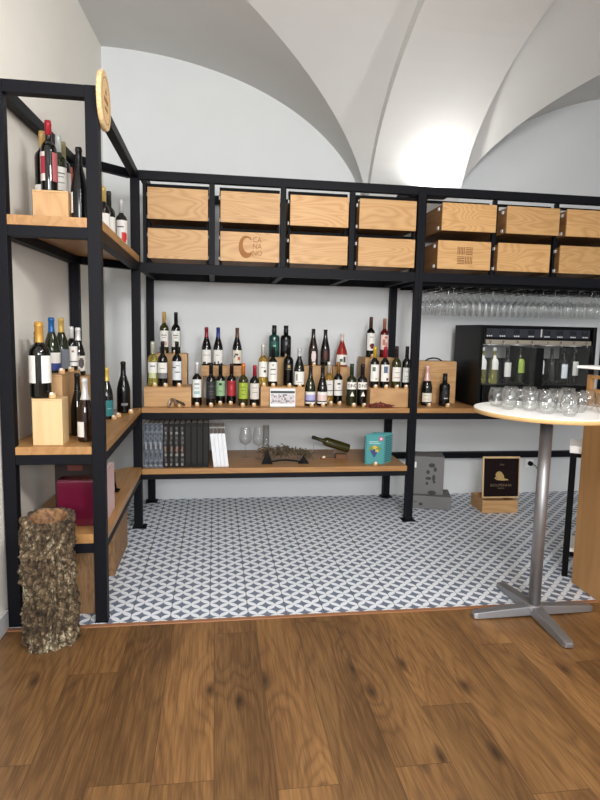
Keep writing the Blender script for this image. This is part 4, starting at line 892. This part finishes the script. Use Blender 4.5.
ins.f.append(tuple(3 * n + i for i in range(n))); ins.m.append(0); ins.s.append(False)
ins.build('hollow_inside', MT['inner'], ct)

# ------------------------------------------------------------------ grey moulded boxes and the wine case on the tiles
gm = plain('grey_carton', (112, 110, 110), .75); gd = plain('grey_carton_print', (62, 60, 60), .8)
g1 = thing('grey_carton', 'flat grey carton lying on the tiles under the upright one', 'carton', (1.87, 4.8, 0), math.radians(-16))
MB().box(-.17, .17, -.13, .13, 0, .115).build('carton_body', gm, g1, bevel=.004)
MB().box(-.10, -.07, -.1312, -.1302, .03, .055).box(-.15, -.12, -.1312, -.1302, .06, .066).build('carton_print', gd, g1)
g2 = thing('grey_carton', 'upright grey carton with dark printed shapes standing on the flat one', 'carton', (1.845, 4.83, .115), math.radians(-16))
MB().box(-.135, .135, -.11, .11, 0, .335).build('carton_body', gm, g2, bevel=.006)
pr_ = MB()
for x, z, r, hgt in ((.03, .26, .028, .02), (.06, .225, .014, .02), (.0, .2, .016, .018), (.05, .15, .014, .03), (.005, .145, .026, .014), (-.005, .1, .012, .014), (.055, .115, .012, .012), (.04, .02, .036, .02)):
    pr_.prism_y([(x + r * math.cos(q), z + hgt * math.sin(q)) for q in [2 * PI * i / 10 for i in range(10)]], -.1112, -.1103)
pr_.build('printed_shapes', gd, g2)
MB().box(-.115, -.1, -.1112, -.1103, .235, .285).build('white_tag', paper((224, 224, 224)), g2)
wc = thing('wine_case', 'open low wooden wine case on the tiles by the back wall', 'crate', (2.4, 4.66, 0), math.radians(-3))
mb = MB(); hx, hy = .155, .13
mb.box(-hx, hx, -hy, -hy + .012, 0, .108); mb.box(-hx, hx, hy - .012, hy, 0, .108); mb.box(-hx, -hx + .012, -hy + .012, hy - .012, 0, .108); mb.box(hx - .012, hx, -hy + .012, hy - .012, 0, .108)
mb.build('case_sides', MT['box_x'], wc, bevel=.001); MB().box(-hx + .0125, hx - .0125, -hy + .0125, hy - .0125, 0, .01).build('case_bottom', MT['box_x'], wc)
ld = thing('sign_board', 'black faced wooden board with gold snail emblem standing on the open case', 'board', (2.428, 4.60, .1095), math.radians(-2))
ld.rotation_euler = (math.radians(-4), 0, math.radians(-2)); ld.scale = (.93, 1, .93)
MB().box(-.178, .178, 0, .010, 0, .385).build('lid_board', MT['pale_z'], ld, bevel=.001)
MB().box(-.165, .168, -.0012, -.0002, .014, .368).build('black_face', plain('black_brown_print', (26, 16, 16), .6, spec=.1), ld)
gold = plain('gold_print', (178, 150, 96), .4, .3)
sn = MB(); sn.prism_y([(-.02 + .034 * math.cos(q), .215 + .032 * math.sin(q)) for q in [2 * PI * i / 24 for i in range(24)]], -.003, -.0013)
sn.prism_y([(-.065, .185), (-.04, .168), (.01, .162), (.075, .166), (.06, .176), (.03, .182), (.024, .21), (.016, .222), (.006, .214), (.006, .19), (-.03, .182), (-.058, .196)], -.0028, -.0013)
sn.build('snail_emblem', gold, ld)
text_part('BOUPENHA', .034, plain('dim_gold', (110, 92, 66), .5), ld, (.0, -.0016, .118), sx=1.15)
text_part('VINHOS', .018, plain('dim_gold', (110, 92, 66), .5), ld, (.0, -.0016, .09))
text_part('2016', .022, plain('dim_gold', (110, 92, 66), .5), ld, (.005, -.0016, .31))
pg = thing('power_plug', 'black plug with cord in the wall socket behind the table pole', 'plug', (2.985, YW, .285))
MB().box(-.04, .04, -.008, 0, -.04, .04).build('socket_plate', MT['white'], pg, bevel=.003)
MB().lathe([(.021, 0), (.023, .006), (.021, .03), (.012, .04)], 18).build('plug', MT['black'], pg, loc=(0, -.0085, 0), rot=(PI / 2, 0, 0))
MB().tube([(0, -.045, 0), (.03, -.06, -.01), (.06, -.065, -.06), (.075, -.06, -.15), (.08, -.06, -.28)], .004, 8).build('cord', MT['black'], pg)

# ------------------------------------------------------------------ wine dispenser
W0 = (2.6, 4.45, ZM)
wd_ = thing('wine_dispenser', 'black wine dispensing cabinet with eight bottles behind glass, on the right shelf', 'dispenser', W0)
def wp(mb, name, mat, par=None, bevel=0.0): return at(mb.build(name, mat, par or wd_, bevel=bevel), W0)
x0, x1, z0, z1, yb = 2.09, 3.105, ZM, 1.578, 4.95
mb = MB(); mb.box(x0, x0 + .03, 4.45, yb, z0 + .012, z1); mb.box(x1 - .03, x1, 4.45, yb, z0 + .012, z1); mb.box(x0 + .045, x1 - .045, 4.45, yb, z1 - .02, z1); mb.box(x0 + .045, x1 - .045, 4.45, yb, z0 + .012, 1.095)
mb.box(x0 + .045, x1 - .045, yb - .02, yb, 1.095, z1 - .02); mb.box(2.585, 2.655, 4.46, 4.9, 1.095, 1.40)
mb.box(x0 + .045, x1 - .045, 4.47, yb - .02, 1.425, z1 - .02)
wp(mb, 'housing', MT['black'], bevel=.003)
for fx in (x0 + .06, x1 - .06): wp(MB().box(fx - .03, fx + .03, 4.5, 4.9, z0, z0 + .0115), 'rubber_foot', MT['steel2'])
cp = wp(MB().box(x0 + .06, x1 - .06, 4.458, 4.4695, 1.482, 1.552), 'control_panel', plain('control_panel', (44, 46, 54), .35, spec=.2))
for x in (2.172, 2.282, 2.405, 2.529, 2.668, 2.781, 2.897, 3.005):
    wp(MB().box(x - .028, x + .028, 4.4555, 4.4578, 1.508, 1.545), 'display', plain('display_glass', (10, 12, 22), .12), cp)
    wp(MB().box(x - .022, x - .012, 4.4555, 4.4578, 1.488, 1.497).box(x - .005, x + .005, 4.4555, 4.4578, 1.488, 1.497).box(x + .012, x + .022, 4.4555, 4.4578, 1.488, 1.497), 'button_row', paper((200, 200, 205)), cp)
wp(MB().box(2.612, 2.622, 4.4545, 4.4578, 1.49, 1.552), 'card_slot', paper((190, 190, 190)), cp)
strip = wp(MB().box(x0 + .05, x1 - .05, 4.445, 4.4695, 1.428, 1.462), 'spout_bar', plain('satin_steel_bar', (150, 142, 128), .4, .5))
for k, x in enumerate((2.172, 2.282, 2.405, 2.529, 2.668, 2.781, 2.897, 3.005)):
    s = MB(); s.tube([(x, 4.444, 1.452), (x, 4.425, 1.448), (x, 4.418, 1.43), (x, 4.418, 1.41)], .005, 8); wp(s, 'spout', MT['chrome'], strip)
wp(MB().box(x0 + .05, 2.58, 4.90, 4.928, 1.10, 1.42).box(2.66, x1 - .05, 4.90, 4.928, 1.10, 1.42), 'back_plate', plain('dark_back', (16, 16, 17), .5, spec=.1))
wp(MB().box(x0 + .06, 2.575, 4.55, 4.85, 1.4175, 1.4235).box(2.665, x1 - .06, 4.55, 4.85, 1.4175, 1.4235), 'ceiling_plate', plain('steel_lining', (196, 194, 190), .45, .5))
wp(MB().box(x0 + .046, 2.584, 4.462, 4.466, 1.096, 1.424).box(2.656, x1 - .046, 4.462, 4.466, 1.096, 1.424), 'glass_door', thin_glass('door_glass', (.97, .98, .98), .8, .012))
DG = 'bottles inside the dispenser'
for x, glass, lab, rot, s, z in ((2.203, 'whitew', W, -.3, 'leftmost white wine bottle inside the dispenser', 1.213), (2.305, 'whitew', W, .1, 'second white wine bottle from left inside the dispenser', 1.213), (2.421, 'dark', (214, 212, 206), 0, 'dark bottle with low white label inside the dispenser left bay', 1.154), (2.54, 'green', (150, 172, 70), .1, 'lime green label bottle inside the dispenser left bay', 1.188),
                          (2.722, 'dark', W, -.4, 'narrow white label bottle at the left of the dispenser right bay', 1.18), (2.822, 'dark', None, 0, 'unlabelled dark bottle in the dispenser right bay', 0), (2.933, 'dark', (220, 226, 232), .1, 'dark bottle with low bright label in the dispenser right bay', 1.146), (3.03, 'dark', (204, 202, 198), .2, 'rightmost bottle with grey white label inside the dispenser', 1.171)):
    zb = 1.0955; h = .30
    bottle(s, x, 4.62, zb, h, 'bordeaux', glass, (200, 200, 190) if glass == 'whitew' else (30, 30, 32), ((z - zb) / h, (z - zb + .118) / h, lab) if lab else None, rot=rot, group=DG, half=.95, R=.036, capz=.9)
for x in (2.25, 2.47, 2.76, 2.98):
    l = bpy.data.lights.new('cabinet_led', 'POINT'); l.energy = .14; l.shadow_soft_size = .03; o = bpy.data.objects.new('cabinet_led', l); COL.objects.link(o); o.parent = wd_; o.location = (x - W0[0], .08, 1.395 - W0[2])

wp(MB().box(x0 + .05, 2.58, 4.886, 4.8995, 1.30, 1.415).box(2.66, x1 - .05, 4.886, 4.8995, 1.30, 1.415), 'lit_band', plain('lit_band_grey', (150, 148, 142), .5))  # lit upper part of the interior, put into a paler grey plate
# ------------------------------------------------------------------ hanging glass rack under the right drawers
gk = thing('glass_rack', 'black wire rack for hanging glasses under the right drawers', 'rack', (2.4, 4.75, 1.86))
cols = [1.765 + .1085 * k for k in range(16)]
rk = MB()
for i in range(17):
    x = 1.765 - .054 + .1085 * i
    rk.tube([(x - 2.4, 4.43 - 4.75, 0), (x - 2.4, 5.06 - 4.75, 0)], .0045, 8)
rk.build('rail', MT['steel2'], gk)
hb = MB()
for y in (4.46, 5.03):
    hb.box(1.60 - 2.4, 3.6 - 2.4, y - 4.75 - .008, y - 4.75 + .008, .012, .0345); 
for i in range(17):
    x = 1.765 - .054 + .1085 * i - 2.4
    for y in (4.46, 5.03): hb.box(x - .003, x + .003, y - 4.753, y - 4.747, .004, .012)
hb.build('hanger', MT['steel2'], gk)
pf = wine_glass_mesh(.215, .042)
hg = thing('hanging_glass', 'clear stemmed glass hanging upside down in the black rack', 'glass', (0, 0, 0), 0, 'glasses hanging in the rack')
MB().lathe(pf[6:], 20, caps=False).build('bowl', MT['clear'], hg); MB().lathe(pf[3:7], 10, caps=False).build('stem', MT['clear'], hg); MB().lathe(pf[:4], 20).build('foot', MT['clear'], hg)
first = True
for x in cols:
    for y in (4.50, 4.61, 4.72, 4.83, 4.94):
        o = hg if first else copy_tree(hg); first = False
        o.location = (x + random.uniform(-.004, .004), y + random.uniform(-.008, .008), 1.8702); o.rotation_euler = (PI, 0, random.uniform(0, 6))

# ------------------------------------------------------------------ high round table
T0 = (1.709, 2.80, 0)
tt = thing('bar_table', 'round white topped standing table on a steel pole with four foot star base', 'table', T0)
MB().lathe([(.366, 1.096), (.37, 1.0975), (.37, 1.1155), (.3695, 1.1165)], 96, smooth=True).build('tabletop', MT['edge'], tt)
MB().lathe([(.369, 1.1168), (.3695, 1.119), (.368, 1.1205)], 96, smooth=True).build('top_surface', MT['white'], tt)
MB().lathe([(.12, 1.083), (.12, 1.0955)], 40).build('mount_plate', MT['steel2'], tt)
MB().lathe([(.0315, .05), (.0315, 1.0825)], 36).build('pole', MT['chrome'], tt)
MB().lathe([(.046, .02), (.05, .03), (.05, .052), (.044, .06), (.034, .066), (.0316, .066)], 36).build('hub', MT['chrome'], tt)
for a in (3, 93, 180, 268):
    lg = MB(); L_ = .35; vs = []
    for q, hw, zb, zt in ((.03, .034, .012, .06), (.12, .033, .010, .054), (.25, .031, .006, .044), (.33, .029, .004, .036), (L_, .022, .006, .030)):
        vs += [(q, -hw, zb), (q, hw, zb), (q, hw * .82, zt), (q, -hw * .82, zt)]
    fs = [(4 * i + j, 4 * i + (j + 1) % 4, 4 * i + 4 + (j + 1) % 4, 4 * i + 4 + j) for i in range(4) for j in range(4)]
    lg.add(vs, [tuple(reversed(f)) for f in fs] + [(0, 1, 2, 3), (19, 18, 17, 16)])
    g_ = lg.build('leg', MT['chrome'], tt, rot=(0, 0, math.radians(a)), bevel=.004)
    MB().lathe([(.012, 0), (.012, .0055)], 12).build('foot_glide', MT['black'], g_, loc=(.3, 0, 0))
sg = thing('stemless_glass', 'clear stemless tumbler glass among the cluster on the round white table', 'glass', (0, 0, 0), 0, 'stemless glasses on the round table')
MB().lathe([(.001, .0015), (.022, 0), (.027, .003), (.036, .016), (.043, .036), (.0445, .05), (.042, .07), (.037, .09), (.0345, .1), (.0335, .1), (.036, .09), (.041, .07), (.0434, .05), (.042, .036), (.035, .018), (.025, .007), (.001, .006)], 28, caps=False).build('glass_bowl', MT['clear'], sg)
pts = [(1.49, 2.93), (1.495, 2.81), (1.60, 2.99), (1.585, 2.755), (1.62, 2.66), (1.585, 2.87), (1.71, 2.99), (1.70, 2.83), (1.715, 2.68), (1.68, 2.57), (1.80, 2.88), (1.815, 2.70), (1.90, 2.93), (1.92, 2.79), (1.93, 2.66)]
for i, (x, y) in enumerate(pts):
    o = sg if i == 0 else copy_tree(sg); o.location = (x, y, 1.1207)

# ------------------------------------------------------------------ counter and trolley at the right edge
cn = thing('reception_counter', 'tall wooden counter panel with white top at the right edge', 'counter', (2.4, 2.7, 0))
N0 = (2.4, 2.7, 0)
def cpart(mb, name, mat, bevel=0.0): return at(mb.build(name, mat, cn, bevel=bevel), N0)
cpart(MB().box(2.165, 2.19, 2.2, 3.16, 0.004, 1.2), 'side_panel', MT['panel'], .001)
mb = MB(); mb.box(2.165, 2.19, 3.13, 3.16, 1.2005, 1.28); mb.box(2.165, 2.19, 2.2, 2.23, 1.2005, 1.28); mb.box(2.165, 2.19, 2.231, 3.129, 1.262, 1.28)
cpart(mb, 'open_frame', MT['panel'])
cpart(MB().box(2.3, 2.32, 2.25, 3.12, 1.1, 1.27), 'dark_interior', MT['steel2'])
pl = [(2.09, 3.16), (2.11, 3.1), (2.14, 2.95), (2.15, 2.2), (2.75, 2.2), (2.75, 3.19), (2.2, 3.19)]
cpart(MB().prism(pl, 1.318, 1.334), 'white_top', MT['white'], .004)
cpart(MB().box(2.2, 2.215, 3.14, 3.155, 1.2805, 1.3178).box(2.2, 2.215, 2.3, 2.315, 1.2805, 1.3178).box(2.6, 2.615, 3.14, 3.155, 1.2805, 1.3178), 'spacer', MT['chrome'])
tr = thing('side_trolley', 'black legged side table with white shelves behind the wooden counter', 'trolley', (2.163, 3.262, 0), math.radians(-33))
for sx in (0, .255):
    for sy in (0, .24): MB().box(sx, sx + .035, sy, sy + .035, 0, .765).build('leg', MT['steel2'], tr, bevel=.002)
MB().box(-.006, .296, -.006, .281, .7905, .835).build('top', MT['white'], tr, bevel=.003)
MB().box(0, .29, 0, .275, .7655, .79).build('top_frame', MT['steel2'], tr)
MB().box(.0355, .2545, .002, .272, .165, .19).build('lower_shelf', MT['white'], tr, bevel=.002)
MB().box(.0355, .2545, .005, .025, .135, .1645).build('lower_frame', MT['steel2'], tr)
# nudge the group by the middle post
for o in list(COL.objects):
    if o.parent is None and o.get('category') and .7 < o.location.x < 2.05 and 4.4 < o.location.y < 5.05 and .9 < o.location.z < 1.35: o.location.x -= .009
# lift everything that stands on something by a hair, so that nothing shares a face with its support
for o in list(COL.objects):
    if o.parent is None and o.get('category') and o.location.z > .1 and o.name != 'uplight': o.location.z += .0007
